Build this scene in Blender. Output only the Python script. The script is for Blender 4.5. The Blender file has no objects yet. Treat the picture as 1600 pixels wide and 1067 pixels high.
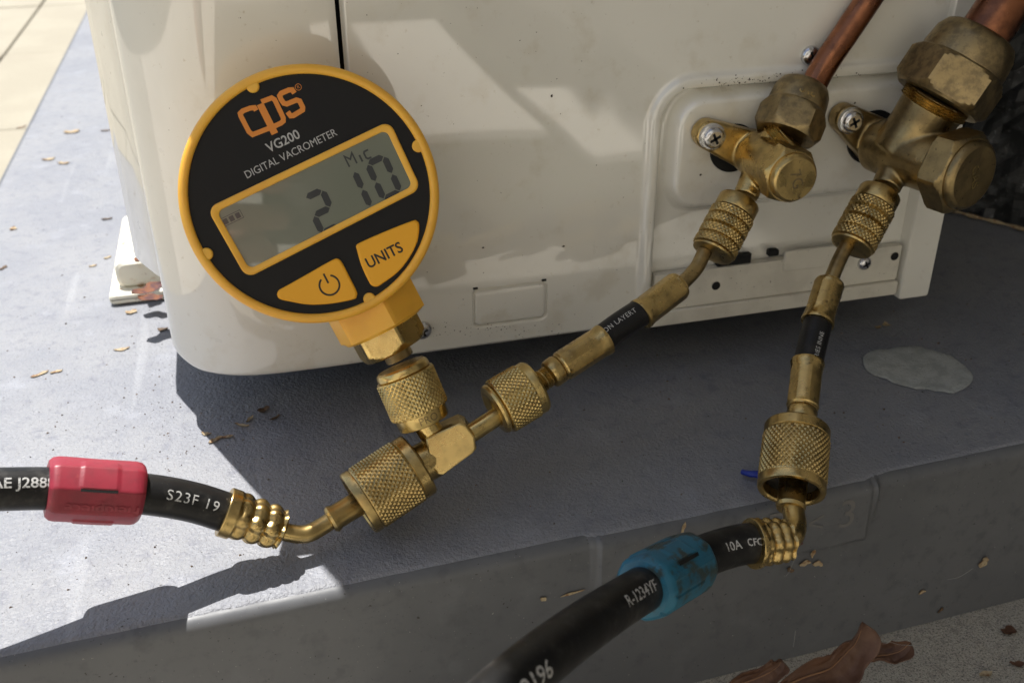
import bpy, bmesh, math, random
import numpy as np
from mathutils import Vector, Matrix, noise
random.seed(7)
S = 0.001                      # everything below is written in millimetres; S turns it into metres
sc = bpy.context.scene
col = sc.collection
R = math.radians

# ------------------------------------------------------------------ camera
RIGHT = Vector((.9646, -.2637, -.006)); UP = Vector((.130, .4549, .881)); FWD = Vector((.2293, .8505, -.4727))
FWD.normalize(); RIGHT = (RIGHT - FWD * RIGHT.dot(FWD)).normalized(); UP = RIGHT.cross(FWD).normalized()
CAM = Vector((0, 0, 220.0)); F = 1593.0
cd = bpy.data.cameras.new('camera'); cam = bpy.data.objects.new('camera', cd); col.objects.link(cam)
m = Matrix((RIGHT, UP, -FWD)).transposed().to_4x4(); m.translation = CAM * S
cam.matrix_world = m
cd.sensor_width = 36; cd.lens = F * 36 / 1600; cd.clip_start = .01; cd.clip_end = 200
cd.dof.use_dof = True; cd.dof.focus_distance = .338; cd.dof.aperture_fstop = 20
sc.camera = cam

# ------------------------------------------------------------------ sky, sun, exposure
SUN_DIR = Vector((.150, -.375, -1.0)).normalized()        # the way the light travels
w = bpy.data.worlds.new('World'); sc.world = w; w.use_nodes = True
nt = w.node_tree; nt.nodes.clear()
sky = nt.nodes.new('ShaderNodeTexSky'); sky.sky_type = 'NISHITA'; sky.sun_disc = False
sky.sun_elevation = math.asin(-SUN_DIR.z); sky.sun_rotation = math.atan2(-SUN_DIR.x, -SUN_DIR.y)
bg = nt.nodes.new('ShaderNodeBackground'); bg.inputs[1].default_value = .08
ow = nt.nodes.new('ShaderNodeOutputWorld')
hs = nt.nodes.new('ShaderNodeHueSaturation'); hs.inputs['Saturation'].default_value = .68      # less blue, so shade tints stay neutral
nt.links.new(sky.outputs[0], hs.inputs['Color']); nt.links.new(hs.outputs[0], bg.inputs[0]); nt.links.new(bg.outputs[0], ow.inputs[0])
sd = bpy.data.lights.new('sun', 'SUN'); sd.energy = 4.15; sd.angle = R(.5); sd.color = (1, .97, .925)
sun = bpy.data.objects.new('sun', sd); col.objects.link(sun)
sun.rotation_euler = SUN_DIR.to_track_quat('-Z', 'Y').to_euler()
sc.view_settings.view_transform = 'Standard'; sc.view_settings.look = 'None'
sc.view_settings.exposure = 0.9; sc.view_settings.gamma = 1; sc.view_settings.use_curve_mapping = False

# ------------------------------------------------------------------ places
def ray(px, py): return RIGHT * ((px - 800) / F) + UP * ((533.5 - py) / F) + FWD
def at(px, py, d): return CAM + ray(px, py) * d            # point d mm in front of the lens plane
def onY(px, py, Y): r = ray(px, py); return CAM + r * (Y / r.y)
def onZ(px, py, Z): r = ray(px, py); return CAM + r * ((Z - CAM.z) / r.z)

# ------------------------------------------------------------------ materials
M = {}
def node(nt, t, **k):
    n = nt.nodes.new(t)
    for a, b in k.items():
        if a in n.inputs.keys(): n.inputs[a].default_value = b
        else: setattr(n, a, b)
    return n
def mat(name, base, rough=.5, metal=0, var=(), bump=(), coat=0, rvar=0, spec=.5, sss=0, coatr=.05):
    """var: (noise cells per mm, colour, low, high, detail) layers; bump: (cells per mm, height in mm, detail)"""
    m = bpy.data.materials.new(name); m.use_nodes = True; nt = m.node_tree; nt.nodes.clear()
    o = node(nt, 'ShaderNodeOutputMaterial'); p = node(nt, 'ShaderNodeBsdfPrincipled')
    nt.links.new(p.outputs[0], o.inputs[0])
    p.inputs['Metallic'].default_value = metal; p.inputs['Roughness'].default_value = rough
    p.inputs['Specular IOR Level'].default_value = spec
    p.inputs['Coat Weight'].default_value = coat; p.inputs['Coat Roughness'].default_value = coatr
    if sss:
        p.inputs['Subsurface Weight'].default_value = sss; p.inputs['Subsurface Radius'].default_value = (1, .5, .1)
        p.inputs['Subsurface Scale'].default_value = .002
    tc = node(nt, 'ShaderNodeTexCoord')
    mp = node(nt, 'ShaderNodeMapping'); mp.inputs['Scale'].default_value = (1000, 1000, 1000)
    nt.links.new(tc.outputs['Object'], mp.inputs[0])
    cur = None
    rgb = node(nt, 'ShaderNodeRGB'); rgb.outputs[0].default_value = (*base, 1); cur = rgb.outputs[0]
    facs = []
    for k, (s, c, lo, hi, det) in enumerate(var):
        n = node(nt, 'ShaderNodeTexNoise', Scale=s, Detail=det, Roughness=.6)
        mo = node(nt, 'ShaderNodeMapping'); mo.inputs['Location'].default_value = (k * 37.3, k * 11.1, k * 5.7)
        nt.links.new(mp.outputs[0], mo.inputs[0]); nt.links.new(mo.outputs[0], n.inputs['Vector'])
        mr = node(nt, 'ShaderNodeMapRange'); mr.interpolation_type = 'SMOOTHSTEP'
        mr.inputs['From Min'].default_value = lo; mr.inputs['From Max'].default_value = hi
        nt.links.new(n.outputs[0], mr.inputs[0])
        mx = node(nt, 'ShaderNodeMix', data_type='RGBA')
        nt.links.new(mr.outputs[0], mx.inputs[0]); nt.links.new(cur, mx.inputs[6]); mx.inputs[7].default_value = (*c, 1)
        cur = mx.outputs[2]; facs.append(mr.outputs[0])
    nt.links.new(cur, p.inputs['Base Color'])
    if rvar:
        n = node(nt, 'ShaderNodeTexNoise', Scale=.12, Detail=5.0)
        nt.links.new(mp.outputs[0], n.inputs['Vector'])
        mr = node(nt, 'ShaderNodeMapRange'); mr.inputs['From Min'].default_value = .3; mr.inputs['From Max'].default_value = .7
        mr.inputs['To Min'].default_value = rough - rvar; mr.inputs['To Max'].default_value = rough + rvar
        nt.links.new(n.outputs[0], mr.inputs[0]); nt.links.new(mr.outputs[0], p.inputs['Roughness'])
    last = None
    for (s, h, det) in bump:
        n = node(nt, 'ShaderNodeTexNoise', Scale=s, Detail=det, Roughness=.55, Distortion=.4)
        nt.links.new(mp.outputs[0], n.inputs['Vector'])
        b = node(nt, 'ShaderNodeBump', Strength=1.0, Distance=h * S)
        nt.links.new(n.outputs[0], b.inputs['Height'])
        if last: nt.links.new(last, b.inputs['Normal'])
        last = b.outputs[0]
    if last: nt.links.new(last, p.inputs['Normal'])
    M[name] = m; m['nodes_ready'] = 1
    return m
mat('paint', (.72, .705, .645), .34, var=[(.012, (.76, .745, .685), .4, .65, 3), (.05, (.67, .64, .56), .56, .72, 6), (.35, (.58, .54, .45), .64, .78, 5), (.9, (.12, .09, .06), .735, .76, 3)],
    bump=[(1.4, .012, 2), (.02, .5, 1)], coat=1.0, coatr=.035, rvar=.07)
[n for n in M['paint'].node_tree.nodes if n.type == 'BSDF_PRINCIPLED'][0].inputs['Coat IOR'].default_value = 1.8
mat('paint_dirty', (.62, .59, .51), .42, var=[(.05, (.53, .50, .43), .42, .66, 5), (.7, (.10, .08, .06), .66, .72, 4)], bump=[(1.2, .015, 2)], coat=.15, coatr=.2)
mat('dark_gap', (.006, .006, .006), .9)
mat('brass', (.55, .40, .165), .30, 1, var=[(.16, (.38, .28, .12), .4, .66, 6), (.5, (.22, .16, .08), .58, .74, 6), (2.0, (.70, .58, .32), .70, .76, 3)],
    bump=[(1.5, .02, 4), (.25, .05, 2)], rvar=.1)
mat('brass_bright', (.62, .465, .19), .29, 1, var=[(.2, (.46, .34, .14), .45, .75, 6), (1.3, (.28, .18, .07), .68, .78, 4)],
    bump=[(.35, .06, 2), (3, .01, 3)], rvar=.1)
mat('brass_old', (.37, .275, .13), .38, 1, var=[(.11, (.22, .165, .085), .38, .66, 6), (.7, (.10, .075, .045), .6, .74, 5)],
    bump=[(1.1, .04, 4), (.2, .1, 2)], rvar=.12)
mat('nut_old', (.33, .25, .13), .42, 1, var=[(.3, (.20, .155, .09), .4, .66, 6), (1.6, (.45, .38, .26), .70, .75, 3)],
    bump=[(1.6, .05, 5), (.2, .1, 2)], rvar=.12)
mat('copper', (.30, .125, .065), .30, 1, var=[(.09, (.15, .065, .04), .4, .66, 6), (1.0, (.62, .36, .24), .68, .78, 4)],
    bump=[(1.2, .02, 4)], rvar=.12)
mat('steel', (.62, .62, .64), .22, 1, var=[(.5, (.3, .3, .32), .5, .75, 4)], bump=[(1, .03, 3)])
mat('yellow_plastic', (.86, .47, .055), .36, var=[(.08, (.80, .42, .05), .4, .7, 3)], bump=[(.8, .012, 2)], sss=.25)
mat('button_rubber', (.84, .40, .015), .5, bump=[(3, .01, 2)])
mat('face_black', (.011, .011, .012), .5, spec=.22, bump=[(4, .006, 2)])
mat('ink_grey', (.42, .42, .42), .5)
mat('ink_orange', (.70, .24, .03), .5)
mat('ink_black', (.015, .012, .008), .5)
mat('ink_hose', (.5, .5, .49), .6, var=[(1.5, (.12, .12, .12), .52, .64, 4)])
mat('lcd', (.20, .215, .17), .2, spec=.3, var=[(.03, (.225, .235, .19), .4, .6, 1)], coat=1, coatr=.03)
mat('lcd_segment', (.055, .058, .06), .3, spec=.3, coat=1, coatr=.03)
for k_ in ('lcd', 'lcd_segment'): [n for n in M[k_].node_tree.nodes if n.type == 'BSDF_PRINCIPLED'][0].inputs['Coat IOR'].default_value = 2.0   # front glass and polariser
mat('rubber', (.010, .010, .0105), .42, spec=.3, var=[(.15, (.045, .043, .04), .48, .75, 6), (.8, (.09, .087, .08), .66, .76, 4)], bump=[(1.3, .04, 3)], rvar=.06)
mat('rubber_smooth', (.008, .008, .009), .4, spec=.3, var=[(.2, (.022, .02, .02), .5, .75, 5)], bump=[(.9, .03, 3)])
mat('red_plastic', (.27, .018, .036), .42, var=[(.15, (.21, .018, .032), .4, .7, 4), (.5, (.30, .05, .05), .64, .78, 5)], bump=[(.9, .03, 3)])
mat('blue_plastic', (.018, .145, .235), .45, var=[(.1, (.022, .10, .16), .4, .7, 5), (.16, (.035, .055, .055), .49, .60, 8), (1.2, (.06, .27, .38), .66, .75, 4)], bump=[(.9, .04, 4)])
mat('concrete', (.36, .34, .29), .9, var=[(.01, (.42, .39, .33), .4, .65, 4), (.25, (.27, .25, .21), .5, .72, 6), (1.3, (.17, .16, .145), .52, .60, 3), (2.0, (.66, .63, .55), .62, .68, 2)],
    bump=[(1.1, .5, 4), (.1, .8, 3)])
mat('blocker_stucco', (.42, .38, .32), .9, bump=[(.3, 1, 4)])
mat('soil', (.05, .045, .03), .95, var=[(.05, (.035, .05, .02), .45, .6, 6)], bump=[(.1, 6, 6)])
mat('underside_shade', (.09, .09, .09), .6)  # dark grey stands in for the shade under the unit
mat('paving', (.59, .54, .455), .9, var=[(.01, (.65, .60, .51), .4, .65, 4), (.6, (.47, .43, .36), .55, .68, 4)], bump=[(.8, .4, 4)])
mat('stain', (.165, .17, .19), .5, var=[(.15, (.19, .195, .215), .45, .62, 5)], bump=[(.75, .4, 2)])
mat('grime', (.05, .04, .03), .8)
mat('cream_paving', (.33, .30, .235), .9, var=[(.01, (.36, .33, .26), .4, .65, 4), (.3, (.29, .265, .21), .55, .7, 4)], bump=[(.8, .3, 4)])
mat('reflector_cream', (.70, .66, .58), .85, bump=[(.3, .6, 4)])
mat('foam', (.012, .012, .013), .8, bump=[(.6, .3, 3)])
mat('rock', (.02, .021, .022), .6, var=[(.12, (.06, .062, .065), .5, .68, 6), (.3, (.17, .175, .18), .62, .70, 5)], bump=[(.5, .5, 6)])
mat('leaf', (.115, .055, .03), .6, var=[(.12, (.08, .034, .017), .4, .65, 5), (.8, (.06, .03, .015), .62, .74, 4)], bump=[(.5, .2, 5)])
mat('leaf_vein', (.27, .14, .065), .6)
mat('straw', (.40, .32, .20), .7, var=[(.6, (.23, .12, .05), .45, .65, 4)], bump=[(1.5, .1, 3)])
mat('straw_dark', (.09, .055, .03), .7, var=[(.6, (.2, .12, .06), .5, .65, 4)], bump=[(1.5, .1, 3)])
mat('rust', (.17, .06, .025), .8, var=[(.3, (.08, .03, .03), .45, .6, 5)], bump=[(.8, .3, 5)])
mat('foot_white', (.80, .77, .66), .5, var=[(.12, (.74, .68, .52), .5, .7, 5), (.1, (.45, .27, .13), .55, .68, 6), (.2, (.20, .08, .03), .62, .70, 6)], bump=[(.6, .1, 4)])
mat('blue_scrap', (.01, .03, .28), .35)
mat('web', (.22, .22, .21), .6)
mat('residue', (.44, .46, .45), .34, var=[(.12, (.32, .335, .33), .4, .65, 6), (.8, (.22, .23, .23), .6, .7, 4)], bump=[(.75, .4, 2)])
mat('number_relief', (.16, .155, .15), .6)

def pad_material(name, base, alt, blue, top):
    """moulded plastic: grain relief, pale scuffs with shapes of their own, specks of grit"""
    m = mat(name, base, .5, var=[(.015, alt, .38, .62, 5), (.16, blue, .5, .72, 5), (.045, tuple(1.28 * q for q in base), .54, .76, 7), (.4, tuple(.72 * q for q in base), .62, .78, 6), (1.1, (.32, .32, .31), .69 if top else .735, .72 if top else .76, 2), (.7, (.035, .033, .03), .69, .715, 3)],
            bump=([(.75, .62, 2), (2.2, .12, 2)] if top else [(2, .02, 3), (.05, .4, 2)]), rvar=.08)
    nt = m.node_tree
    p = [n for n in nt.nodes if n.type == 'BSDF_PRINCIPLED'][0]
    tc = [n for n in nt.nodes if n.type == 'TEX_COORD'][0]
    if top:
        mp = node(nt, 'ShaderNodeMapping'); mp.inputs['Scale'].default_value = (75, 6, 1); mp.inputs['Rotation'].default_value = (0, 0, R(-6))
        nt.links.new(tc.outputs['Object'], mp.inputs[0])
        n = node(nt, 'ShaderNodeTexNoise', Scale=1.0, Detail=3.0); nt.links.new(mp.outputs[0], n.inputs['Vector'])
        mr = node(nt, 'ShaderNodeMapRange'); mr.inputs['From Min'].default_value = .64; mr.inputs['From Max'].default_value = .8
        mr.inputs['To Max'].default_value = .4
        nt.links.new(n.outputs[0], mr.inputs[0])
        old = p.inputs['Base Color'].links[0].from_socket
        mx = node(nt, 'ShaderNodeMix', data_type='RGBA'); nt.links.new(mr.outputs[0], mx.inputs[0]); nt.links.new(old, mx.inputs[6])
        mx.inputs[7].default_value = (.42, .43, .45, 1); nt.links.new(mx.outputs[2], p.inputs['Base Color'])
    return m
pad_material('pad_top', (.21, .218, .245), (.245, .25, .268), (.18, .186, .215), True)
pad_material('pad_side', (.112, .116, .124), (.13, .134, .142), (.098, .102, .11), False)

# ------------------------------------------------------------------ mesh builder
def frame(A, B, hint=None):
    A = Vector(A); w = (Vector(B) - A).normalized()
    h = Vector(hint) if hint is not None else -FWD
    u = h - w * h.dot(w)
    if u.length < 1e-4: u = UP - w * UP.dot(w)
    u.normalize(); v = w.cross(u)
    return A, u, v, w                 # u points towards the lens side
class MB:
    def __init__(s): s.v = []; s.f = []
    def grid(s, P, cu=False, cv=False):
        """P: rows x cols of points; cu closes the columns"""
        n, k = len(P), len(P[0]); b = len(s.v)
        for r_ in P: s.v.extend(r_)
        for i in range(n - (0 if cv else 1)):
            for j in range(k if cu else k - 1):
                a = b + i * k + j; c = b + i * k + (j + 1) % k
                i2 = (i + 1) % n
                s.f.append((a, c, b + i2 * k + (j + 1) % k, b + i2 * k + j))
        return b
    def ngon(s, pts):
        b = len(s.v); s.v.extend(pts); s.f.append(tuple(range(b, b + len(pts))))
    def lathe(s, A, B, prof, seg=48, rf=None, hint=None, caps=(True, True)):
        """prof: (distance from A along the axis, radius)"""
        o, u, v, w = frame(A, B, hint)
        rows = []
        for (d, r_) in prof:
            row = []
            for j in range(seg):
                t = 2 * math.pi * j / seg
                q = rf(d, t, r_) if rf else r_
                row.append(o + w * d + (u * math.cos(t) + v * math.sin(t)) * q)
            rows.append(row)
        s.grid(rows, cu=True)
        if caps[0]: s.ngon(rows[0][::-1])
        if caps[1]: s.ngon(rows[-1])
        return s
    def tube(s, path, rad, seg=24, caps=True, rf=None):
        n = len(path); path = [Vector(p) for p in path]
        T = [(path[min(i + 1, n - 1)] - path[max(i - 1, 0)]).normalized() for i in range(n)]
        u = -FWD - T[0] * (-FWD).dot(T[0]); u.normalize(); rows = []; d = 0
        for i in range(n):
            if i: d += (path[i] - path[i - 1]).length
            u = u - T[i] * u.dot(T[i]); u.normalize(); v = T[i].cross(u)
            r_ = rad[i] if hasattr(rad, '__len__') else rad
            rows.append([path[i] + (u * math.cos(2 * math.pi * j / seg) + v * math.sin(2 * math.pi * j / seg)) *
                         (rf(d, 2 * math.pi * j / seg, r_) if rf else r_) for j in range(seg)])
        s.grid(rows, cu=True)
        if caps: s.ngon(rows[0][::-1]); s.ngon(rows[-1])
        return s
    def prism(s, pts, d, inset=0, bev=0):
        """pts: 3d outline (front); d: vector to the back; bev: edge softening on the front"""
        c = sum((Vector(p) for p in pts), Vector()) / len(pts); dn = Vector(d).normalized()
        rows = []
        if bev:
            rows.append([Vector(p) + (c - Vector(p)).normalized() * bev for p in pts])
            rows.append([Vector(p) + (c - Vector(p)).normalized() * bev * .3 + dn * bev * .3 for p in pts])
            rows.append([Vector(p) + dn * bev for p in pts])
        else: rows.append([Vector(p) for p in pts])
        rows.append([Vector(p) + Vector(d) for p in pts])
        s.grid(rows, cu=True); s.ngon(rows[0][::-1]); s.ngon(rows[-1]); return s
    def box(s, lo, hi, bev=0):
        x0, y0, z0 = lo; x1, y1, z1 = hi
        if not bev:
            s.prism([(x0, y0, z0), (x1, y0, z0), (x1, y0, z1), (x0, y0, z1)], (0, y1 - y0, 0)); return s
        b = bev; q = []
        for (cx, cz, a0) in ((x1 - b, z1 - b, 0), (x0 + b, z1 - b, 90), (x0 + b, z0 + b, 180), (x1 - b, z0 + b, 270)):
            for k in range(4): a = R(a0 + 30 * k); q.append((cx + b * math.cos(a), cz + b * math.sin(a)))
        mx, mz = (x0 + x1) / 2, (z0 + z1) / 2; rows = []
        for (ins, dy) in ((b * .45, 0), (b * .14, b * .3), (0, b)):
            rows.append([Vector((x + (ins if x < mx else -ins) * (1), y0 + dy, z + (ins if z < mz else -ins))) for x, z in q])
        rows.append([Vector((x, y1, z)) for x, z in q])
        s.grid(rows, cu=True); s.ngon(rows[0][::-1]); s.ngon(rows[-1]); return s
    def build(s, name, mt, parent=None, smooth=35, label=None):
        me = bpy.data.meshes.new(name)
        o0 = Vector(parent['origin']) if parent is not None and 'origin' in parent else Vector()
        V = np.array([tuple(p) for p in s.v], float) - np.array(tuple(o0))
        me.from_pydata((V * S).tolist(), [], s.f)
        bm = bmesh.new(); bm.from_mesh(me); bmesh.ops.recalc_face_normals(bm, faces=bm.faces); bm.to_mesh(me); bm.free()
        me.materials.append(M[mt] if isinstance(mt, str) else mt)
        if smooth:
            me.shade_smooth(); me.set_sharp_from_angle(angle=R(smooth))
        ob = bpy.data.objects.new(name, me); col.objects.link(ob)
        if parent is not None:
            ob.parent = parent
            ob['origin'] = tuple(o0)
        else:
            ob['origin'] = (0.0, 0.0, 0.0)
        if label: ob['label'] = label
        return ob
def thing(name, label, cat, loc, group=None):
    o = bpy.data.objects.new(name, None); col.objects.link(o); o.location = Vector(loc) * S
    o.empty_display_size = .01
    o['label'] = label; o['category'] = cat; o['origin'] = tuple(loc)
    if group: o['group'] = group
    return o
def tag(o, label, cat, group=None):
    o['label'] = label; o['category'] = cat
    if group: o['group'] = group
    return o
def struct(o, kind='structure'): o['kind'] = kind; return o

def spline(pts, n=10):
    pts = [Vector(p) for p in pts]; P = [pts[0] * 2 - pts[1]] + pts + [pts[-1] * 2 - pts[-2]]; out = []
    for i in range(1, len(P) - 2):
        for k in range(n):
            t = k / n; a, b, c, d = P[i - 1:i + 3]
            out.append(.5 * ((2 * b) + (c - a) * t + (2 * a - 5 * b + 4 * c - d) * t * t + (3 * b - a - 3 * c + d) * t ** 3))
    out.append(pts[-1]); return out
# radius rules for the turned and milled fittings
def knurl(N, pitch, s0, s1, amp=.45):
    def f(d, t, r_):
        if d < s0 or d > s1: return r_
        a = t * N / (2 * math.pi); b = (d - s0) / pitch
        g = lambda x: 1 - abs(2 * (x - math.floor(x)) - 1)
        h = min(g(a + b), g(a - b), .8) / .8
        e = min(1, (d - s0) / .5, (s1 - d) / .5)
        return r_ - amp + amp * h * e
    return f
def steps(a, b, d): n = max(1, round((b - a) / d)); return [a + (b - a) * i / n for i in range(n + 1)]
def polyr(n, t, phase=0):
    q = 2 * math.pi / n; x = ((t + phase) % q) - q / 2; return 1 / math.cos(x)
def hexnut(mb, A, B, L, R0, cham0=.8, cham1=.8, seg=96, n=6, phase=0, hint=None, caps=(True, True), bore=None):
    """R0: half the width across flats"""
    prof = [(d, R0) for d in steps(0, L, L / 16)]
    rc = R0 / math.cos(math.pi / n)
    def f(d, t, r_):
        lim0 = R0 * .97 + d / max(cham0, .01) * (rc - R0) if cham0 else 1e9
        lim1 = R0 * .97 + (L - d) / max(cham1, .01) * (rc - R0) if cham1 else 1e9
        return min(R0 * polyr(n, t, phase), lim0, lim1)
    mb.lathe(A, B, prof, seg, f, hint, caps)
def mixp(A, B, d):
    A = Vector(A); B = Vector(B); return A + (B - A).normalized() * d

# ------------------------------------------------------------------ writing
def text_mesh(body, size, bold=0, sx=1.0, spacing=1.0, shear=0):
    cu = bpy.data.curves.new('glyphs', 'FONT'); cu.body = body; cu.size = size; cu.offset = bold; cu.space_character = spacing
    cu.align_x = 'CENTER'; cu.align_y = 'CENTER'; cu.resolution_u = 3; cu.shear = shear
    ob = bpy.data.objects.new('glyphs', cu); col.objects.link(ob)
    bpy.context.view_layer.update()
    me = bpy.data.meshes.new_from_object(ob.evaluated_get(bpy.context.evaluated_depsgraph_get()))
    bpy.data.objects.remove(ob); bpy.data.curves.remove(cu)
    bm = bmesh.new(); bm.from_mesh(me)
    bmesh.ops.triangulate(bm, faces=bm.faces)
    for _ in range(3):
        e = [e for e in bm.edges if e.calc_length() > max(.35, size * .14)]
        if not e: break
        bmesh.ops.subdivide_edges(bm, edges=e, cuts=1); bmesh.ops.triangulate(bm, faces=bm.faces)
    V = [(v.co.x * sx, v.co.y) for v in bm.verts]; Fc = [tuple(v.index for v in f.verts) for f in bm.faces]
    bm.verts.index_update(); bm.free(); bpy.data.meshes.remove(me)
    return V, Fc
def put_text(body, size, fn, name, mt, parent, **k):
    """fn maps the flat glyph coordinates to a point in the place"""
    V, Fc = text_mesh(body, size, **k); mb = MB(); mb.v = [fn(x, y) for x, y in V]; mb.f = Fc
    return mb.build(name, mt, parent, smooth=0)
def hose_text(path, s0, a0, R0, flip=1):
    """write along a hose path: s0 = distance along it, a0 = angle round it from the lens side"""
    path = [Vector(p) for p in path]; D = [0]
    for i in range(1, len(path)): D.append(D[-1] + (path[i] - path[i - 1]).length)
    def fn(x, y):
        s = s0 + x * flip; i = max(0, min(len(path) - 2, next((k for k in range(len(D) - 1) if D[k + 1] >= s), len(D) - 2)))
        t = (s - D[i]) / (D[i + 1] - D[i]); P = path[i].lerp(path[i + 1], t)
        j0, j1 = max(0, i - 1), min(len(path) - 1, i + 2)
        T = (path[i + 1] - path[i]).lerp(path[j1] - path[j0], .5).normalized()
        d = (CAM - P).normalized(); d = (d - T * d.dot(T)).normalized(); sd_ = T.cross(d)
        up = -sd_
        a = a0 + y / R0
        return P + (d * math.cos(a) + up * math.sin(a)) * R0
    return fn

# ================================================================== the setting
# ground: far-out sheet made soil-dark to cut bounce light, concrete slabs beside the pad
mb = MB(); mb.grid([[Vector((x, y, -84)) for x in (-15000, 15000)] for y in (-15000, 15000)])
ground = struct(mb.build('ground', 'soil', smooth=0))
slab_mb = MB(); slab_mb.box((-132, -183, -30), (132, 183, 8), 0)
def slab_at(x0, x1, y0, y1, dz=0, mt=None):
    g = MB(); q = 4
    rows = []
    for (ins, z) in ((1.5, 0), (.5, -.5), (0, -1.5), (0, -12)):
        rows.append([Vector((a, b, -76 + dz + z)) for a, b in ((x0 + ins, y0 + ins), (x1 - ins, y0 + ins), (x1 - ins, y1 - ins), (x0 + ins, y1 - ins))])
    g.grid(rows, cu=True); g.ngon(rows[0]); return g.build('slab', mt if mt else 'concrete' if x0 > -290 and -10 < y0 < 10 else 'cream_paving' if x1 < 120 and y0 > 300 else 'paving', ground, smooth=0)
ys = [-1480, -1110, -740, -370, 0, 370, 740, 1110, 1478, 1845, 2215, 2580, 2950, 3320]
for x0, x1 in ((-1095, -692), (-689, -288), (-285, 110), (113, 510), (513, 915)):
    for k in range(len(ys) - 1):
        if -300 < x0 < 500 and -1200 < ys[k] < -10: continue  # gap left bare so the panel reflects dark around the pale slabs
        slab_at(x0, x1, ys[k], ys[k + 1] - 1.5, random.uniform(-.6, .6))

# two unseen pale slabs added in bare soil, for bright reflections in the panel
slab_at(150, 298, -850, -240, 2, 'reflector_cream'); slab_at(316, 396, -392, -162, 2, 'reflector_cream')

# the plastic pad under the unit
pad = thing('equipment_pad', 'blue-grey moulded plastic pad with grained top under the air conditioner', 'pad', (130, 252, -76))
EDGE = lambda x: 250.5 + .036 * x
def pad_front(x, z):
    """Y of the front face, with the raised name panel and its moulded end fins"""
    y = EDGE(x) - 1.0 + (z + 6) * .05
    ins = min(x - 97, 205 - x, z + 23.5 - (x - 97) * -.02)
    y -= 2.2 * max(0, min(1, ins / 1.5))
    f = max(0, 1 - abs(x - 206) / 2.2) * max(0, min(1, (z + 20) / 14)); y -= 2.4 * f
    f = max(0, 1 - abs(x - 96.5) / 1.6) * max(0, min(1, (z + 24) / 14)); y -= .8 * f
    return y
xs = [-180, -120] + steps(-90, 92, 6) + steps(93, 101, .6) + steps(104, 198, 4) + steps(200, 212, .6) + steps(216, 425, 12)
zs = steps(-76, -28, 8) + steps(-27, -18, .8) + steps(-16, -4.5, 1.6)
side = []
for z in zs: side.append([Vector((x, pad_front(x, z), z)) for x in xs])
for k in range(1, 8):                                    # the rounded nose
    a = R(90 * k / 7); side.append([Vector((x, pad_front(x, -4.5) + 4.5 * (1 - math.cos(a)), -4.5 + 4.3 * math.sin(a))) for x in xs])
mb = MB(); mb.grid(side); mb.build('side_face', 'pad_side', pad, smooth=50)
# top: grid with fine waviness and the low, grained lip
top = []
def padtop(x, y): return .25 * noise.noise(Vector((x * .012, y * .012, 0))) - .1
for k, y in enumerate([0, 1.2, 2.4] + steps(8, 350, 6) + steps(380, 2200, 60)):
    row = []
    for x in steps(-154, 425, 6):
        jag = .5 * noise.noise(Vector((x * .35, 3, 0))) * (1 if k == 0 else 0)
        Y0 = pad_front(x, -4.5) + 3.2 + jag
        row.append(Vector((x, Y0 + (y / 2200) * (2400 - Y0), (-.6 if k == 0 else .2 if k == 1 else .4) + padtop(x, y) * min(1, y / 10))))
    top.append(row)
mb = MB(); mb.grid(top); ptop = mb.build('top_face', 'pad_top', pad, smooth=60)
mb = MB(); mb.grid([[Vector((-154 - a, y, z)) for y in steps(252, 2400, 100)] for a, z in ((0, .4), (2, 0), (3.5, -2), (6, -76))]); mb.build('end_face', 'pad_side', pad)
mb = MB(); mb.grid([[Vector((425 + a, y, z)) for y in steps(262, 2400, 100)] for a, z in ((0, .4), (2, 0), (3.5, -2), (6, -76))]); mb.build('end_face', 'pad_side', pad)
# moulded characters on the name panel
for ch, x, z, s_ in (('2', 112, -13, 15), ('I', 126, -10, 12), ('D', 166, -9, 15), ('<', 181, -12, 13), ('3', 194, -11, 17)):
    fn = lambda a, b, x=x, z=z: Vector((x + a, pad_front(x + a, z + b) - .25, z + b))
    put_text(ch, s_, fn, 'moulded_character', 'number_relief', pad, bold=-.03)
    V, Fc = text_mesh(ch, s_)
# pale oval patch dried onto the pad
rim = []
o_, a_, b_ = onZ(1440, 576, 1.0), onZ(1520, 592, 1.0), onZ(1430, 608, 1.0)
rows = []
for q, zz in ((1.0, -.2), (.97, .0), (.8, .06), (.4, .08), (.01, .08)):
    rows.append([o_ + (a_ - o_) * (q * math.cos(t) * (1.0 if math.cos(t) > 0 else 1.18)) + (b_ - o_) * (q * math.sin(t) * (1 + .08 * math.sin(3 * t) + .05 * math.sin(7 * t + 2) + .05 * noise.noise(Vector((3 * math.cos(t), 3 * math.sin(t), 5))) + .03 * math.sin(17 * t))) + Vector((0, 0, zz))
                 for t in [2 * math.pi * k / 48 for k in range(48)]])
mb.grid(rows, cu=True); mb.build('dried_residue', 'residue', pad, smooth=60)

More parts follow.
